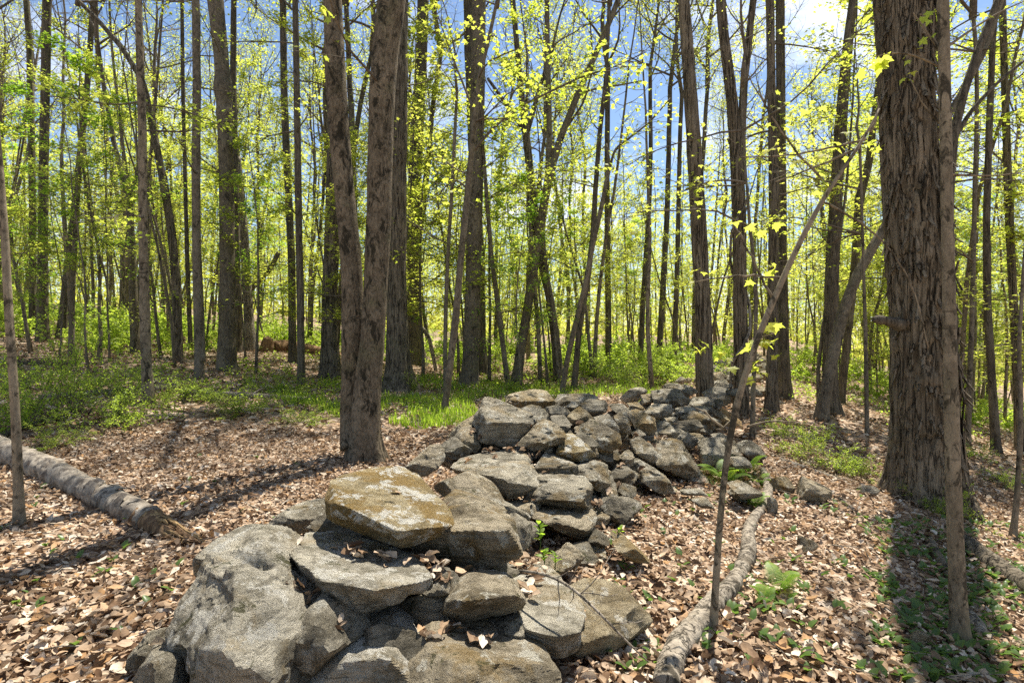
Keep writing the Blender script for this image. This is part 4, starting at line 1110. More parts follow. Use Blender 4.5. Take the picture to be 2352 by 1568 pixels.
for pts in ([(1668, 990), (1640, 965), (1612, 940), (1580, 930)], [(1690, 955), (1660, 985), (1640, 985)], [(1712, 980), (1770, 965), (1830, 968)], [(1738, 780), (1758, 770), (1775, 765)], [(1704, 880), (1725, 845), (1745, 815)], [(1690, 960), (1700, 880), (1735, 870)],
            [(1905, 430), (1840, 360), (1790, 300), (1755, 240), (1720, 170)], [(1885, 460), (1950, 490), (2010, 530), (2060, 580), (2110, 690), (2130, 800)], [(1990, 320), (1930, 335), (1850, 350), (1770, 365), (1700, 360)], [(1960, 345), (1880, 380), (1780, 420)], [(1800, 640), (1740, 620), (1660, 640), (1600, 645)], [(1776, 690), (1730, 600), (1700, 540), (1690, 520)], [(2000, 305), (2012, 270), (2020, 235), (2012, 225)]):
    LP = np.array([at(x, y, Y2 + .03) for x, y in pts]); Q, R_, t = trunk_rings(LP, np.linspace(.0075, .003, len(LP)), .05)
    tb = MB(); tb.tube(Q + seeded(len(pts)).normal(size=Q.shape) * .003, R_, 5)
    to = tb.obj('twig', BARK['grey'], None, sp2g); to.parent = sp2; to.location = (0, 0, 0)
Y1 = sp1g[1]
for px, py, n, sz, sp in [(2012, 150, 4, .10, .03), (2095, 175, 3, .075, .03), (2118, 95, 3, .075, .03), (2135, 68, 4, .08, .04), (2150, 40, 3, .08, .04), (2088, 130, 2, .06, .03), (2190, 30, 3, .07, .04), (2250, 60, 3, .07, .05)]:
    cluster(sp1, sp1g, px, py, Y1 + .1, n, sz, sp)
for pts in ([(2172, 135), (2140, 90), (2120, 60), (2090, 20)], [(2172, 160), (2110, 130), (2060, 100), (2010, 130)], [(2172, 110), (2230, 70), (2300, 20), (2360, 0)], [(2174, 300), (2120, 240), (2090, 180)], [(2176, 400), (2230, 395), (2260, 415), (2352, 395)]):
    LP = np.array([at(x, y, Y1 + .06) for x, y in pts]); Q, R_, t = trunk_rings(LP, np.linspace(.009, .003, len(LP)), .05)
    tb = MB(); tb.tube(Q, R_, 5)
    to = tb.obj('twig', BARK['grey'], None, sp1g); to.parent = sp1; to.location = (0, 0, 0)

# --- the vine
vt = [t for t in DEFTREES if 'vine' in t[0]['label']][0]
vQ, vR, vtt = trunk_rings(vt[2], vt[3], 0.05)
zz = np.linspace(0.2, 5.2, 90); VP = []
for z in zz:
    i = int(np.argmin(np.abs(vQ[:, 2] - (vt[1][2] + z)))); a = 1.1 + z * 2.6 + 0.3 * math.sin(z * 5)
    VP.append(vQ[i] + np.array([math.cos(a), math.sin(a), 0]) * (vR[i] * 1.12 + 0.03))
vb = MB(); vb.tube(np.array(VP), np.linspace(0.032, 0.018, 90), 7)
tag(vb.obj('climbing_vine', BARK['dead'], None, vt[1]), 'grey woody vine twisting up the forked shaggy trunk', 'vine')

# ------------------------------------------------------------------ the woods behind
rb = seeded(5)
def bg_trunk(k, r0=0.10, h=10.5):
    r = seeded(1200 + k); mb = MB()
    P = wander(r, (0, 0, -0.3), (r.uniform(-.06, .06), r.uniform(-.06, .06), 1), h, 14, 0.035, 0.03)
    W = np.linspace(r0, r0 * 0.68, 14)
    make_trunk(mb, P, W, 14, 0.25, 0.5, 0.06, 1200 + k)
    for q in range(10):
        f = r.uniform(0.25, 0.98); p, d = lerp_path(P, f); az = r.uniform(0, 6.28)
        tp = wander(r, p, (math.cos(az), math.sin(az), r.uniform(0, .6)), r.uniform(0.4, 1.6), 6, 0.2, 0.02)
        mb.tube(tp, np.linspace(0.014, 0.004, 6), 4, cap=False)
    return mb.mesh('trunk', BARK[['dark', 'furrow', 'smooth', 'dark'][k % 4]]), P[-1]
BT = [bg_trunk(k) for k in range(6)]
SAPS = []
for k in range(5):
    a, b = sapling_proto(300 + k, height=[6, 8, 10, 7, 12][k], limbs=[18, 22, 26, 19, 30][k], spread=[1.7, 2.0, 2.3, 1.8, 2.5][k], leaves=17, subs=8)
    SAPS.append((a.mesh('trunk', BARK['smooth']), b.mesh('crown', [BARK['twig'], LEAF[['maple', 'maple', 'canopy', 'green', 'maple'][k]]])))
def_px = [(g[0] / g[1], g[1]) for _, g, _, _ in DEFTREES]

def add_canopy(X, Y, s, k, label, group, light=False):
    z = float(zg(X, Y)); me, tip = BT[k % 6]
    root = thing('forest_tree', (X, Y, z), label, 'tree', group, rz=rb.uniform(0, 6.28), s=s)
    link('trunk', me, root)
    c = link('crown', THIN[k % 2] if light else LIGHT[k % 2] if Y < 20 else CROWNS[rb.integers(4)] if rb.random() < 0.7 else BARE[rb.integers(2)], root, tip)
    c.rotation_euler = (0, 0, rb.uniform(0, 6.28)); c.scale = (0.85,) * 3
def add_sap(X, Y, s, k, label, group):
    z = float(zg(X, Y)); a, b = SAPS[k % 5]
    root = thing('understorey_maple', (X, Y, z), label, 'tree', group, rz=rb.uniform(0, 6.28), s=s)
    link('trunk', a, root); link('crown', b, root)

MARKS = [(60, 'bare sapling on the far left'), (330, 'pale speckled sapling'), (520, 'grey hollow tree'), (690, 'very slender dark trunk'), (840, 'big twin maple'), (955, 'dark flared trunk'), (1090, 'tall smooth trunk'),
         (1215, 'leaning grey trunk'), (1340, 'slanting sapling by the wall'), (1480, 'narrow trunks past the thicket'), (1610, 'straight shaggy trunk'), (1700, 'vine wrapped trunk'), (1800, 'broad blackish trunk'), (1920, 'strongly leaning pale trunk'), (2100, 'huge hickory'), (2290, 'dark trunks at the right edge')]
def zone(X, Y, what):
    px = CX + FPX * X / Y
    mk = min(MARKS, key=lambda q: abs(q[0] - px))[1]
    row = 'not far' if Y < 22 else 'well back' if Y < 34 else 'deep in the woods'
    return '%s %s behind the %s' % (what, row, mk) if row != 'deep in the woods' else '%s deep in the woods behind the %s' % (what, mk)
n = 0
while n < 66:
    X, Y = wedge(rb, 1, 15, 52, 0.75, 2); X, Y = float(X[0]), float(Y[0])
    if any(abs(X / Y - a) < 0.010 and abs(Y - b) < 6 for a, b in def_px): continue
    if abs(X - np.interp(Y, WY, WX)) < 1.2 and Y < 26: continue
    add_canopy(X, Y, rb.uniform(0.75, 1.3), n, zone(X, Y, 'tall dark forest tree'), 'trees of the woods behind'); n += 1
n = 0
while n < 240:
    X, Y = wedge(rb, 1, 11, 46, 0.8, 2); X, Y = float(X[0]), float(Y[0])
    if abs(X - np.interp(Y, WY, WX)) < 1.5 and Y < 26: continue
    if Y < 13 and -0.55 < X / Y < 0.25: continue
    add_sap(X, Y, rb.uniform(0.6, 1.35), n, zone(X, Y, 'slender leafy young maple'), 'understorey maples behind'); n += 1
POLES = []
for k in range(5):
    r = seeded(2100 + k); mb = MB(); h = [9, 11, 8, 12, 10][k]
    P = wander(r, (0, 0, -0.2), (r.uniform(-.12, .12), r.uniform(-.12, .12), 1), h, 14, 0.05, 0.04)
    mb.tube(P, np.linspace([.045, .06, .04, .07, .05][k], .012, 14), 8)
    for q in range(16):
        p, d = lerp_path(P, r.uniform(.3, .99)); az = r.uniform(0, 6.28)
        tp = wander(r, p, (math.cos(az), math.sin(az), r.uniform(.1, .9)), r.uniform(.4, 1.5), 6, .18, .03)
        mb.tube(tp, np.linspace(.010, .003, 6), 4, cap=False)
    POLES.append(mb.mesh('trunk', BARK['grey' if k % 2 else 'smooth']))
n = 0
while n < 120:
    X, Y = wedge(rb, 1, 13, 42, 0.8, 2); X, Y = float(X[0]), float(Y[0])
    if abs(X - np.interp(Y, WY, WX)) < 1.3 and Y < 26: continue
    if Y < 15 and -0.5 < X / Y < 0.2: continue
    root = thing('slender_stem_tree', (X, Y, float(zg(X, Y))), zone(X, Y, 'thin bare pole of a tree'), 'tree', 'thin stems in the woods', rz=rb.uniform(0, 6.28), s=rb.uniform(.8, 1.3))
    link('trunk', POLES[n % 5], root); n += 1
# trees beside and behind the camera close the wood around the clearing
for k, (X, Y) in enumerate([(-9, 4), (-12, -3), (-5, -7), (3, -9), (9, -4), (13, 2), (-14, 8), (12, 7.5), (16, 13), (-16, 2)]):
    add_canopy(X, Y, rb.uniform(0.9, 1.2), k, light=True, label='tree standing beside the clearing outside the view', group='trees around the clearing')

def far_wood():
    r = seeded(8); mb = MB()
    for k in range(260):
        Y = r.uniform(52, 120); X = r.uniform(-1, 1) * (0.95 * Y + 5); z = float(zg(X, Y))
        h = r.uniform(12, 22); rr = r.uniform(0.06, 0.17)
        P = wander(r, (X, Y, z - .5), (r.normal() * .05, r.normal() * .05, 1), h, 5, 0.04, 0.03)
        mb.tube(P, np.linspace(rr, rr * .3, 5), 5, 0, cap=False)
    n = 270000
    Y = r.uniform(50, 125, n); X = r.uniform(-1, 1, n) * (0.95 * Y + 5)
    cl = fbm(np.stack([X, Y, np.zeros(n)], 1) * 0.25, 4, 3)
    hh = r.random(n) ** 1.7 * (19 + 7 * cl) + 0.3
    Z = zg(X, Y) + hh
    keep = fbm(np.stack([X, Y, Z], 1) * 0.35, 9, 2) > -0.12
    X, Y, Z = X[keep], Y[keep], Z[keep]; n = len(X)
    mb.scatter(DIAM, np.stack([X, Y, Z], 1), unit(r, n) + np.array([0, 0, .3]), unit(r, n), r.uniform(0.18, 0.45, n), 1)
    tag(mb.obj('distant_woodland', [BARK['dark'], LEAF['canopy']]), 'far sunlit wood reading as one mass of trunks and new leaves', 'woodland', kind='stuff')
far_wood()

# ------------------------------------------------------------------ undergrowth
def bush_mb(seed, rad=0.6, h=0.75, stems=26, leaves=70, ls=0.035, tpl=DIAM, droop=-0.09):
    r = seeded(seed); st = MB(); lf = MB()
    for k in range(stems):
        az = r.uniform(0, 6.28); el = r.uniform(0.45, 1.4)
        P = wander(r, (r.normal() * .06, r.normal() * .06, -0.03), (math.cos(az) * math.cos(el), math.sin(az) * math.cos(el), math.sin(el)), rad * r.uniform(0.8, 1.6), 8, 0.12, droop)
        P[:, 2] = np.maximum(P[:, 2] * h / rad, -0.02)
        st.tube(P, np.linspace(0.006, 0.002, 8), 3, cap=False)
        for t in range(5):
            q, dd = lerp_path(P, r.uniform(.3, .99))
            tp = wander(r, q, dd / np.linalg.norm(dd) + unit(r, 1)[0], rad * r.uniform(.2, .45), 4, .15, 0)
            st.tube(tp, np.linspace(.003, .0015, 4), 3, cap=False)
            leaf_spray(lf, r, tp, int(leaves / 6), ls, tpl, 0, 0.55, 0.02, 0.0)
        leaf_spray(lf, r, P, int(leaves / 4), ls, tpl, 0, 0.55, 0.025, 0.25)
    return st, lf
BUSH = []
for k in range(4):
    a, b = bush_mb(1500 + k, stems=24, leaves=84, ls=0.038)
    BUSH.append((a.mesh('stems', BARK['twig']), b.mesh('foliage', LEAF['shrub'])))
def bush(px, py, wpx, label, k, Y=None, hs=1.0):
    g = hit(px, py) if Y is None else np.array([(px - CX) / FPX * Y, Y, float(zg((px - CX) / FPX * Y, Y))])
    s = wpx * g[1] / FPX / 1.35
    root = thing('barberry_shrub', g, label, 'shrub', 'low green shrubs', rz=k * 1.7, s=s)
    a, b = BUSH[k % 4]
    root.scale = (s, s, s * hs)
    link('stems', a, root); link('foliage', b, root)
for k, (px, py, w, lb, hs) in enumerate([
    (60, 985, 190, 'loose green shrub at the left edge behind the bare sapling', 1.35), (165, 955, 230, 'widest loose green shrub in the left clearing', 1.4), (255, 985, 170, 'green shrub just left of the pale speckled sapling', 1.2),
    (40, 905, 170, 'green shrub at the left edge of the clearing, higher up', 1), (290, 905, 170, 'small green shrub behind the pale speckled sapling', .8), (120, 1030, 150, 'low green shrub nearest the birch log', .6),
    (420, 925, 190, 'low sprawling shrub right of the pale speckled sapling', .55), (560, 955, 190, 'low sprawling shrub before the hollow tree', .45), (640, 900, 150, 'low shrub between the snag and the twin maple', .5), (690, 975, 150, 'low sprig of green left of the twin maple foot', .4),
    (1800, 1010, 110, 'green shrub on the slope just right of the wall', .9), (1850, 1055, 140, 'green shrub below the leaning pale trunk', .9), (1915, 1085, 150, 'bright green shrub in the hollow left of the hickory', .8), (1975, 1095, 110, 'green shrub nearest the hickory on its left', .8),
    (1560, 890, 150, 'green shrub left of the shaggy trunk behind the wall', .9), (1480, 885, 150, 'green shrub behind the dark crest boulder', .9), (1400, 880, 140, 'green shrub at the right end of the grass', .8), (1340, 862, 130, 'green shrub beyond the grass by the slanting sapling', .9),
    (1180, 905, 60, 'small green sprig at the foot of the leaning grey trunk', 1.2), (1135, 850, 110, 'dense dark green shrub behind the tall smooth trunk', 1.3), (940, 900, 60, 'small sprig at the foot of the furrowed trunk', 1.3), (1660, 890, 100, 'green shrub between the two shaggy trunks', 1),
    (2200, 1200, 120, 'dark green shrub in shade at the foot of the hickory', 1), (2120, 1165, 100, 'ferny green shrub before the foot of the hickory', .9), (2310, 1120, 90, 'pale green shrub on the slope at the right edge', .9), (2250, 1060, 80, 'green shrub on the slope beyond the hickory', .9)]):
    bush(px, py, w, lb, k, None, hs)

def thicket():
    r = seeded(15); mb = MB()
    pro = [bush_mb(1600 + k, stems=12, leaves=46, ls=0.088, tpl=DIAM) for k in range(4)]
    spots = []
    while len(spots) < 290:
        Y = r.uniform(13.5, 34); X = r.uniform(-1, 1) * (0.93 * Y + 2)
        u = X / Y; s = X - np.interp(Y, WY, WX)
        if abs(s) < 1.3: continue
        lim = np.interp(u, [-0.95, -.6, -.5, -.44, -.30, -.15, 0, .2, .35, .5, .95], [15, 16, 18, 23, 23, 20, 18.5, 15, 13.5, 14, 16])
        if Y < lim: continue
        if s > 2 and r.random() < 0.55: continue
        spots.append((X, Y))
    for X, Y in spots:
        a = r.uniform(0, 6.28); s = r.uniform(0.8, 1.5); c, sn = math.cos(a) * s, math.sin(a) * s
        M = np.array([[c, -sn, 0], [sn, c, 0], [0, 0, s * r.uniform(.7, 1.0)]])
        k = r.integers(4)
        mb.merge(pro[k][1], M, (X, Y, float(zg(X, Y))))
    tag(mb.obj('undergrowth', LEAF['shrub']), 'bright green thicket of low shrubs under the trees behind the clearing', 'undergrowth', kind='stuff')
thicket()

def ground_cover():
    r = seeded(26); mb = MB()
    n = 3600
    px = r.uniform(-20, 2380, n); py = r.uniform(800, 1010, n)
    dens = fbm(np.stack([px / 90, py / 24, np.zeros(n)], 1), 12, 3)
    lim = np.interp(px, [0, 350, 700, 900, 1100, 1500, 1750, 1800, 2352], [1010, 985, 975, 960, 930, 900, 930, 1010, 1010])
    k = (py < lim) & (dens > 0.0)
    pos = np.array([hit(a, b) for a, b in zip(px[k], py[k])])
    s_ = pos[:, 0] - np.interp(pos[:, 1], WY, WX)
    pos = pos[(pos[:, 1] < 22) & (np.abs(s_) > 1.0)]
    m = 9
    P = np.repeat(pos, m, 0); c = len(P)
    P = P + r.normal(size=(c, 3)) * np.array([.10, .10, 0]); P[:, 2] = zg(P[:, 0], P[:, 1]) + r.uniform(.02, .20, c)
    sz = r.uniform(.03, .06, c) * np.clip(P[:, 1] / 10, .7, 1.6)
    mb.scatter(DIAM, P, unit(r, c) * .7 + np.array([0, 0, .7]), unit(r, c), sz)
    tag(mb.obj('ground_cover', LEAF['shrub']), 'thin scatter of small green seedlings over the clearing', 'ground cover', kind='stuff')
ground_cover()

def grass():
    r = seeded(16); mb = MB()
    pts = []
    n = 60000
    px = r.uniform(560, 1640, n); py = r.uniform(850, 985, n)
    cen = 905 + 8 * np.sin(px / 60)
    ns = fbm(np.stack([px / 70, py / 22, np.zeros(n)], 1), 3, 3)
    top = np.interp(px, [560, 850, 950, 1200, 1450, 1640], [880, 885, 862, 868, 876, 890]); bot = np.interp(px, [560, 700, 850, 960, 1050, 1150, 1300, 1640], [905, 945, 965, 990, 980, 962, 938, 918])
    fade = np.minimum((py - top) / 22, (bot - py) / 30)
    keep = ((fade > 0) & (ns > 0.18 - 0.42 * np.clip(fade, 0, 1) * np.interp(px, [560, 820, 900], [0.25, 0.5, 1])))
    px, py = px[keep], py[keep]
    Yq = 1.5 * FPX / (py - HZ)
    for _ in range(6):
        X = (px - CX) / FPX * Yq; Yq = (EYE - zg(X, Yq)) * FPX / (py - HZ)
    Y = Yq + r.normal(size=len(Yq)) * .1; X = (px - CX) / FPX * Y
    s = X - np.interp(Y, WY, WX); ok = (np.abs(s) > 0.75) & (Y < 17)
    X, Y = X[ok], Y[ok]
    sel = r.permutation(len(X))[:12000]; X, Y = X[sel], Y[sel]; n = len(X)
    k = 4; t = np.linspace(0, 1, k)
    az = r.uniform(0, 6.28, n); h = r.uniform(0.06, 0.22, n); ln = r.uniform(0.05, 0.5, n) * h; w = r.uniform(0.004, 0.010, n)
    base = np.stack([X, Y, zg(X, Y)], 1); d = np.stack([np.cos(az), np.sin(az), np.zeros(n)], 1); sd_ = np.stack([-np.sin(az), np.cos(az), np.zeros(n)], 1)
    V = np.zeros((n, k, 2, 3))
    for i in range(k):
        c = base + d * (ln * t[i] ** 2)[:, None] + np.array([0, 0, 1]) * (h * t[i] * (1 - .15 * t[i]))[:, None]
        ww = w * (1 - t[i] ** 1.5) + .0008
        V[:, i, 0] = c - sd_ * ww[:, None]; V[:, i, 1] = c + sd_ * ww[:, None]
    F = np.array([(i * 2, i * 2 + 1, i * 2 + 3, i * 2 + 2) for i in range(k - 1)])
    mb.add(V.reshape(-1, 3), (F[None] + (np.arange(n) * k * 2)[:, None, None]).reshape(-1, 4))
    tag(mb.obj('grass', LEAF['grass']), 'bright green patch of fresh grass behind the wall', 'grass', kind='stuff')
grass()

# ------------------------------------------------------------------ leaf litter
def litter():
    r = seeded(17)
    near = MB()
    for n, y0, y1, pw, tpls, smin, smax in ((15000, 1.3, 3.5, 0.8, DRY, 0.03, 0.09), (54000, 3.3, 8.6, 0.85, DRYS, 0.028, 0.075)):
        Y = y0 + (y1 - y0) * r.random(n) ** pw; X = r.uniform(-1, 1, n) * (0.95 * Y + 0.6); K = len(tpls)
        for k in range(K):
            m = np.arange(n) % K == k; c = m.sum()
            pos = np.stack([X[m], Y[m], zg(X[m], Y[m]) + r.uniform(0.004, 0.05, c)], 1)
            nr = unit(r, c) * r.uniform(0.1, 1.1, (c, 1)) + np.array([0, 0, 1]); fl = r.random(c) < 0.35; nr[fl] *= -1
            near.scatter(tpls[k], pos, nr, unit(r, c), r.uniform(smin, smax, c) * np.interp(r.random(c), [0, .9, 1], [1, 1, 1.4]))
    o = near.obj('leaf_litter', LITTER)
    tag(o, 'deep litter of curled dry brown leaves on the near ground', 'leaf litter', kind='stuff')
    far = MB(); n = 40000
    Y = 7.5 + 17 * r.random(n) ** 0.9; X = r.uniform(-1, 1, n) * (0.95 * Y + 0.6)
    for k in range(9):
        m = np.arange(n) % 9 == k; c = m.sum()
        pos = np.stack([X[m], Y[m], zg(X[m], Y[m]) + r.uniform(0.01, 0.05, c)], 1)
        nr = unit(r, c) * r.uniform(0.2, 0.8, (c, 1)) + np.array([0, 0, 1])
        far.scatter(DRYS[k], pos, nr, unit(r, c), r.uniform(0.06, 0.13, c))
    o = far.obj('leaf_litter', LITTER)
    tag(o, 'carpet of brown fallen leaves farther back under the trees', 'leaf litter', kind='stuff')
litter()

# ------------------------------------------------------------------ fallen wood
def ground_path(pts, lift=1.0, f=zg):
    P, W = [], []
    for px, py, w in pts:
        g = hit(px, py, f); r_ = w / 2 / FPX * g[1]
        P.append(g + np.array([0, 0, r_ * lift])); W.append(r_)
    return P, W
def fallen(name, label, cat, pts, mat, seg=12, step=0.06, furrow=0.1, seed=1, lift=0.8, twigs=0, group=None, f=zg):
    P, W = ground_path(pts, lift, f)
    mb = MB(); Q, R_ = make_trunk(mb, P, W, seg, step, 0, furrow, seed, 1.0, 12)
    r = seeded(seed + 60)
    for k in range(twigs):
        q, d = lerp_path(Q, r.uniform(.2, .98))
        tp = wander(r, q, d / np.linalg.norm(d) + unit(r, 1)[0] * np.array([1, 1, .5]), r.uniform(.15, .5), 5, .18, .03)
        mb.tube(tp, np.linspace(W[-1] * .5 + .002, .002, 5), 4)
    g = np.array(P[0]) - np.array([0, 0, W[0]])
    return tag(mb.obj(name, mat, None, g), label, cat, group)
fallen('fallen_branch', 'long crooked dead branch with flaking bark curving down the right slope', 'branch',
       [(1530, 1600, 56), (1540, 1535, 52), (1562, 1490, 50), (1606, 1450, 44), (1640, 1398, 42), (1684, 1362, 34), (1700, 1322, 30), (1722, 1282, 32), (1716, 1238, 26), (1728, 1200, 20), (1756, 1168, 19), (1766, 1132, 18), (1760, 1104, 16), (1752, 1085, 13)], BARK['dead'], 22, 0.02, 0.22, 3)
# birch log with a splintered end
bp, bw = ground_path([(-140, 985, 46), (-60, 1020, 48), (40, 1068, 50), (110, 1098, 54), (190, 1138, 50), (270, 1176, 52), (345, 1212, 54)], 0.7)
lg = thing('birch_log', bp[-1] - np.array([0, 0, bw[-1]]), 'fallen pale birch log with a splintered rotten end', 'log')
lg0 = np.array(lg.location)
mb = MB(); make_trunk(mb, bp, bw, 36, 0.025, 0, 0.16, 12, 1.0, 11, crack=0.08); b_ = mb.obj('bark', BIRCH, None, lg0); b_.parent = lg; b_.location = (0, 0, 0)
ax = np.array(bp[-1]) - np.array(bp[-2]); ax /= np.linalg.norm(ax); rr = bw[-1]
side = np.cross(ax, (0, 0, 1)); side /= np.linalg.norm(side); upv = np.cross(side, ax)
r = seeded(71)
endc = np.array(bp[-1])
cb_ = MB(); make_trunk(cb_, [endc - ax * .1, endc + ax * .12 - upv * rr * .2, endc + ax * .30 - upv * rr * .45, endc + ax * .48 - upv * rr * .6], [rr * .86, rr * .72, rr * .5, rr * .12], 14, .02, 0, .5, 88, .4, 16)
c_o = cb_.obj('rotten_core', ROT, None, lg0); c_o.parent = lg; c_o.location = (0, 0, 0)
for k in range(16):
    a = k * 2.4; ro = rr * (0.25 + 0.6 * ((k * 7) % 10) / 10)
    o_ = (side * math.cos(a) + upv * math.sin(a)) * ro
    L = r.uniform(0.15, 0.45) + (0.30 if math.sin(a) < 0.1 else 0.0)
    wd = r.uniform(.03, .06); th = r.uniform(.012, .03)
    n_ = 7; V = []
    tdir = side * -math.sin(a) + upv * math.cos(a); ndir = side * math.cos(a) + upv * math.sin(a)
    for t_ in np.linspace(0, 1, n_):
        c_ = endc - ax * .12 + ax * (L + .12) * t_ + o_ * (1 - .25 * t_) + r.normal(size=3) * .005
        ww = wd * (1 - t_ ** 1.6) * r.uniform(.75, 1.2) + .002; hh_ = th * (1 - .6 * t_)
        for (e, u) in ((-1, -.6), (0, -1), (1, -.4), (.9, .5), (-.1, 1), (-1, .4)):
            V.append(c_ + tdir * e * ww + ndir * u * hh_)
    V = np.array(V); V[:, 2] = np.maximum(V[:, 2], zg(V[:, 0], V[:, 1]) + .012)
    sp = MB(); sp.add(V, [(q * 6 + b, q * 6 + (b + 1) % 6, (q + 1) * 6 + (b + 1) % 6, (q + 1) * 6 + b) for q in range(n_ - 1) for b in range(6)])
    s_ = sp.obj('splinter', WOOD if k % 3 else ROT, None, lg0, smooth=False); s_.parent = lg; s_.location = (0, 0, 0)
for k in range(24):
    i = r.uniform(0.2, 0.98); q, d = lerp_path(np.array(bp), i); a = r.uniform(-0.4, 1.9)
    rv = side * math.cos(a) + upv * math.sin(a)
    u = np.linspace(-1, 1, 6); fl = MB(); V = []
    Lk = r.uniform(.06, .16); wk = r.uniform(.04, .11)
    for uu in u:
        aa = a + uu * Lk / rr
        rv2 = side * math.cos(aa) + upv * math.sin(aa)
        for e in (-1, 1):
            V.append(q + ax * e * wk * (1 - .3 * uu * uu) + rv2 * (rr * 1.08 + .035 * max(0, uu) ** 2 + .012 * r.random()))
    fl.add(V, [(2 * j, 2 * j + 1, 2 * j + 3, 2 * j + 2) for j in range(5)])
    f_ = fl.obj('bark_flake', BIRCH, None, lg0); f_.parent = b_; f_.location = (0, 0, 0)

for k, (lb, pts, mat, nm, tw_) in enumerate([
    ('pale thin log lying across the left clearing', [(90, 918, 14), (200, 912, 18), (300, 905, 18), (400, 893, 16)], 'dead', 'fallen_log', 2),
    ('pale log continuing right from the hollow tree', [(430, 905, 12), (520, 912, 15), (600, 915, 14), (720, 922, 10)], 'dead', 'fallen_log', 3),
    ('dark crooked branch lying under the left shrubs', [(-10, 1012, 16), (60, 985, 15), (130, 965, 14), (210, 950, 10)], 'dark', 'fallen_branch', 2),
    ('dark thin log at the far left of the clearing', [(-20, 835, 10), (80, 840, 11), (180, 838, 9)], 'dark', 'fallen_log', 1),
    ('short grey stick left of the ochre slab', [(790, 1120, 16), (765, 1138, 16), (740, 1160, 14)], 'dead', 'fallen_stick', 0),
    ('pale crooked stick in the leaves before the twin maple', [(580, 1118, 8), (640, 1120, 12), (700, 1128, 8)], 'dead', 'fallen_stick', 1),
    ('slanting pale stick in the leaves right of the birch log', [(545, 1150, 5), (570, 1130, 6), (610, 1105, 6), (625, 1095, 4)], 'dead', 'fallen_stick', 0),
    ('curved grey stick left of the bare sapling foot', [(10, 1222, 6), (80, 1218, 6), (118, 1250, 7), (130, 1275, 8), (95, 1320, 8)], 'dead', 'fallen_stick', 0),
    ('straight bare stick on the slope below the long rock', [(1890, 1125, 10), (1930, 1150, 11), (1965, 1178, 11)], 'dead', 'fallen_stick', 0),
    ('crooked stick lying on the litter before the near sapling', [(1960, 1500, 12), (1985, 1478, 14), (2025, 1455, 16), (2050, 1420, 12), (2090, 1402, 11), (2150, 1400, 9)], 'dead', 'fallen_stick', 2),
    ('greenish curved branch lying in the hickory shadow', [(2185, 1345, 18), (2165, 1300, 22), (2140, 1265, 20), (2136, 1240, 14)], 'mossy', 'fallen_branch', 0),
    ('pale root like log running down behind the hickory', [(2215, 1260, 40), (2270, 1300, 42), (2330, 1345, 46), (2390, 1385, 46)], 'furrow', 'fallen_log', 0),
    ('thin branch lying above the long rock on the slope', [(1790, 1060, 12), (1830, 1075, 13), (1880, 1090, 11), (1940, 1108, 8)], 'dead', 'fallen_stick', 1),
    ('thin dark branch sloping across the leaves at lower right', [(1700, 1420, 4), (1730, 1475, 5), (1790, 1530, 5), (1850, 1560, 4)], 'dark', 'fallen_stick', 2),
    ('long pale log far behind the dark flared trunk', [(950, 812, 8), (990, 808, 10), (1040, 806, 9)], 'dead', 'fallen_log', 0),
    ('broken pale chunk of wood at the foot of the near sapling', [(2225, 1420, 26), (2245, 1450, 34), (2262, 1475, 20)], 'dead', 'wood_chunk', 0),
]):
    fallen(nm, lb, 'stick' if 'stick' in nm else 'log' if 'log' in nm else 'wood' if 'chunk' in nm else 'branch', pts, BARK[mat], 10, 0.06, 0.1, 100 + k, 0.7, tw_)

# arching bramble cane over the pale slabs
P = np.array([at(x, y, Y) for x, y, Y in [(1195, 1310, 2.75), (1250, 1312, 2.6), (1310, 1335, 2.45), (1360, 1385, 2.36), (1400, 1435, 2.33), (1450, 1485, 2.34), (1490, 1520, 2.42)]])
Q, R_, _ = trunk_rings(P, np.array([.007, .007, .0065, .006, .005, .004, .003]), .03)
cb = MB(); cb.tube(Q, R_, 6)
r = seeded(91)
for k in range(9):
    q, d = lerp_path(Q, r.uniform(.25, .98)); tp = wander(r, q, d / np.linalg.norm(d) + unit(r, 1)[0], r.uniform(.08, .25), 5, .2, -.02); cb.tube(tp, np.linspace(.003, .0012, 5), 4)
tag(cb.obj('bare_cane', BARK['dead'], None, P[0]), 'thin bare cane arching over the pale slabs', 'cane')

# stump, old logs and rotten wood
def ragged(name, label, cat, px, py, w, h, mat, seed, Y=None, lean=(0.1, 0, 1)):
    g = hit(px, py) if Y is None else np.array([(px - CX) / FPX * Y, Y, float(zg((px - CX) / FPX * Y, Y))])
    m = g[1] / FPX; mb = MB(); d = np.array(lean, float)
    make_trunk(mb, [g - np.array([0, 0, .1]), g + d * h * m * .5, g + d * h * m * .85, g + d * h * m], [w * m / 2, w * m / 2 * .9, w * m / 2 * .7, w * m / 2 * .15], 18, 0.03, 0.2, 0.35, seed, .2, 12)
    tag(mb.obj(name, mat, None, g), label, cat)
ragged('tree_stump', 'dark ragged stump beside the old red brown log', 'stump', 612, 808, 24, 36, ROT, 5)
fallen('old_log', 'old red brown rotting log lying by the stump', 'log', [(628, 808, 26), (660, 808, 28), (700, 812, 24), (740, 816, 18)], ROT, 14, 0.05, 0.3, 7)
ragged('rotten_wood', 'crumbling orange brown rotten wood on the wall between the shaggy trunks', 'wood', 1665, 925, 60, 40, WOOD, 9, 9.6, (0.5, 0, .6))
T('fallen dead trunk propped aslant beyond the dark flared trunk', 'dead', [(1002, 800, 9), (985, 770, 10), (965, 750, 11)], None, 'propped_dead_tree', extend=False, Y=19, seed=99)
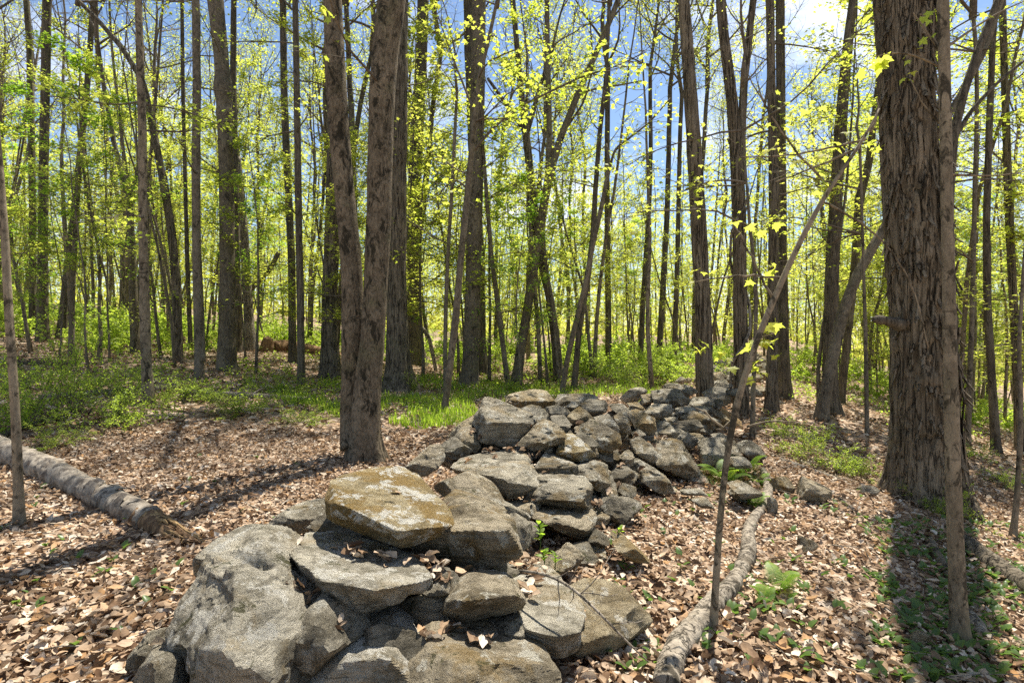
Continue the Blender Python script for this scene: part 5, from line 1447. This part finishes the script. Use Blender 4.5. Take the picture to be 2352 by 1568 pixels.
T('dark dead trunk propped aslant right of the hollow tree', 'dark', [(500, 722, 14), (560, 680, 14), (620, 620, 13), (640, 580, 12)], None, 'propped_dead_tree', extend=False, Y=22, seed=98)

# ------------------------------------------------------------------ ferns, sprigs and herbs
def frond_mesh(k):
    r = seeded(1700 + k); mb = MB(); L = 1.0
    t = np.linspace(0, 1, 14)
    P = np.stack([np.zeros(14), t * 0.85, 0.55 * np.sin(t * 2.2) * 0.6], 1)
    mb.tube(P, np.linspace(.012, .003, 14), 4)
    for f in np.linspace(0.15, 0.98, 22):
        q, d = lerp_path(P, min(f, .99)); l = 0.26 * math.sin(math.pi * (0.25 + 0.72 * f)) + .02
        for sgn in (-1, 1):
            tip = q + np.array([sgn * l, l * .35, -.02]); b = q + np.array([0, .018, 0]); c = q - np.array([0, .018, 0]); mid1 = q + (tip - q) * .5 + np.array([0, .024, .01]); mid0 = q + (tip - q) * .5 - np.array([0, .024, -.01])
            mb.add([c, mid0, tip, mid1, b], [(0, 1, 3), (1, 2, 3), (0, 3, 4)])
    return mb.mesh('frond', LEAF['green'])
FR = [frond_mesh(k) for k in range(2)]
def fern(px, py, size, n, label, seed):
    g = hit(px, py); r = seeded(seed)
    root = thing('fern', g, label, 'fern', 'ferns by the wall')
    for i in range(n):
        o = link('frond', FR[i % 2], root); s = size * r.uniform(.7, 1.15); o.scale = (s, s, s)
        o.rotation_euler = (r.uniform(-.1, .5), 0, i * 6.28 / n + r.uniform(-.3, .3))
fern(1665, 1105, .34, 7, 'fern at the foot of the upright grey stone', 1)
fern(1712, 1090, .36, 7, 'fern just right of the thin slanting sapling', 2)
fern(1745, 1110, .22, 5, 'smallest fern above the top of the crooked branch', 3)
fern(1735, 1165, .24, 5, 'fern in the bend of the crooked branch', 4)
fern(1790, 1360, .22, 6, 'low fern in the sunny leaves right of the crooked branch', 5)
fern(1760, 1385, .18, 5, 'small fern touching the crooked branch', 6)

def ovals(k):
    mb = MB(); mb.add(*OVAL); return mb.mesh('leaf', LEAF['green'])
OV = ovals(0)
def sprig(px, py, Y, h, n, label, seed, size=.05):
    r = seeded(seed); b = at(px, py, Y)
    root = thing('green_sprig', b, label, 'seedling', 'green sprigs')
    st = MB(); P = wander(r, (0, 0, 0), (.1, 0, 1), h, 6, .12, .05); st.tube(P, np.linspace(.004, .002, 6), 4)
    link('stem', st.mesh('stem', LEAF['herb']), root)
    for i in range(n):
        q, d = lerp_path(P, min(.35 + .65 * i / n, .99)); o = link('leaf', OV, root, q)
        s = size * r.uniform(.7, 1.2); o.scale = (s, s, s); o.rotation_euler = (r.uniform(.1, .8), r.normal() * .2, r.uniform(0, 6.28))
sprig(1240, 1262, 3.55, .17, 11, 'leafy green sprig growing in the dark gap of the wall', 1)
sprig(1250, 1300, 3.35, .10, 9, 'lower green sprig at the foot of the wall gap', 2)
sprig(1410, 1250, 3.9, .15, 10, 'green sprig before the long narrow tan stone', 3)
sprig(1275, 1305, 3.4, .10, 7, 'small green sprig right of the lower gap sprig', 4)

def herbs():
    r = seeded(19); mb = MB()
    n = 900
    px = np.concatenate([r.uniform(1990, 2380, n), r.uniform(1380, 2000, 260), r.uniform(0, 700, 60)]); py = np.concatenate([r.uniform(1200, 1580, n), r.uniform(1110, 1560, 260), r.uniform(1050, 1500, 60)])
    dens = fbm(np.stack([px / 60, py / 40, np.zeros(len(px))], 1), 2, 3) > -0.15
    pos = np.array([hit(a, b) for a, b in zip(px[dens], py[dens])]); n = len(pos)
    for _ in range(2):
        az = r.uniform(0, 6.28, n); tn = np.stack([np.cos(az), np.sin(az), r.uniform(.2, 1.2, n)], 1); nr = np.stack([-np.cos(az) * .8, -np.sin(az) * .8, np.ones(n)], 1)
        mb.scatter(OVAL, pos + np.array([0, 0, .03]), nr, tn, r.uniform(.035, .085, n))
    tag(mb.obj('ground_herbs', LEAF['herb']), 'scattered green oval herb leaves sprouting through the litter', 'herbs', kind='stuff')
herbs()
def loose_twigs():
    r = seeded(20); mb = MB(); n = 420
    Y = 1.6 + 8 * r.random(n) ** .8; X = r.uniform(-1, 1, n) * (.92 * Y + .3)
    for x, y in zip(X, Y):
        a = r.uniform(0, 6.28); P = wander(r, (x, y, float(zg(x, y)) + .035), (math.cos(a), math.sin(a), r.normal() * .08), r.uniform(.1, .5), 5, .14, 0)
        P[:, 2] = np.maximum(P[:, 2], zg(P[:, 0], P[:, 1]) + .03)
        mb.tube(P, np.linspace(r.uniform(.002, .006), .0015, 5), 4, cap=False)
    tag(mb.obj('loose_twigs', BARK['dead']), 'thin dead twigs strewn through the leaf litter', 'twigs', kind='stuff')
loose_twigs()

def wall_leaves():
    """dry leaves caught where the stones leave hollows"""
    r = seeded(33)
    from mathutils.bvhtree import BVHTree
    vs, fs_, n0 = [], [], 0
    for c, V, F in ALLSTONES:
        if c[1] > 10.8: continue
        vs.append(V); fs_.append(F + n0); n0 += len(V)
    gx, gy = np.meshgrid(np.linspace(-4, 6, 120), np.linspace(1.5, 11, 120)); gz = zg(gx, gy)
    vs.append(np.stack([gx.ravel(), gy.ravel(), gz.ravel()], 1))
    ii = np.arange(119)[:, None] * 120 + np.arange(119)[None]
    q0 = np.stack([ii, ii + 1, ii + 121], -1).reshape(-1, 3); q1 = np.stack([ii, ii + 121, ii + 120], -1).reshape(-1, 3)
    fs_.append(np.concatenate([q0, q1]) + n0)
    bv = BVHTree.FromPolygons(np.concatenate(vs).tolist(), np.concatenate(fs_).tolist(), all_triangles=True)
    def top(x, y):
        loc, n, i_, d_ = bv.ray_cast(Vector((x, y, 2.0)), Vector((0, 0, -1)))
        return (None, None) if loc is None else (loc.z, n)
    pos, nrm = [], []
    for _ in range(4200):
        y = r.uniform(2.2, 10); x = float(np.interp(y, WY, WX)) + r.uniform(-1.2, 1.2)
        z, n = top(x, y)
        if z is None or n.z < .35: continue
        q = [top(x + a, y + b)[0] for a, b in ((.11, 0), (-.11, 0), (0, .11), (0, -.11))]
        if any(v is None for v in q): continue
        dd = np.mean(q) - z
        if dd > 0.045 or (dd > -0.01 and n.z > .9 and r.random() < .025):
            for k in range(3 if dd > .045 else 1):
                pos.append((x + r.normal() * .025, y + r.normal() * .025, z + .012 + .012 * k)); nrm.append((n.x + r.normal() * .4, n.y + r.normal() * .4, n.z))
    mb = MB(); pos = np.array(pos); nrm = np.array(nrm); m = len(pos)
    for k in range(9):
        sel = np.arange(m) % 9 == k
        mb.scatter(DRY[k], pos[sel], nrm[sel], unit(r, int(sel.sum())), r.uniform(.03, .085, int(sel.sum())))
    tag(mb.obj('caught_leaves', LITTER), 'dry brown leaves caught in the gaps of the stone wall', 'leaf litter', kind='stuff')
wall_leaves()
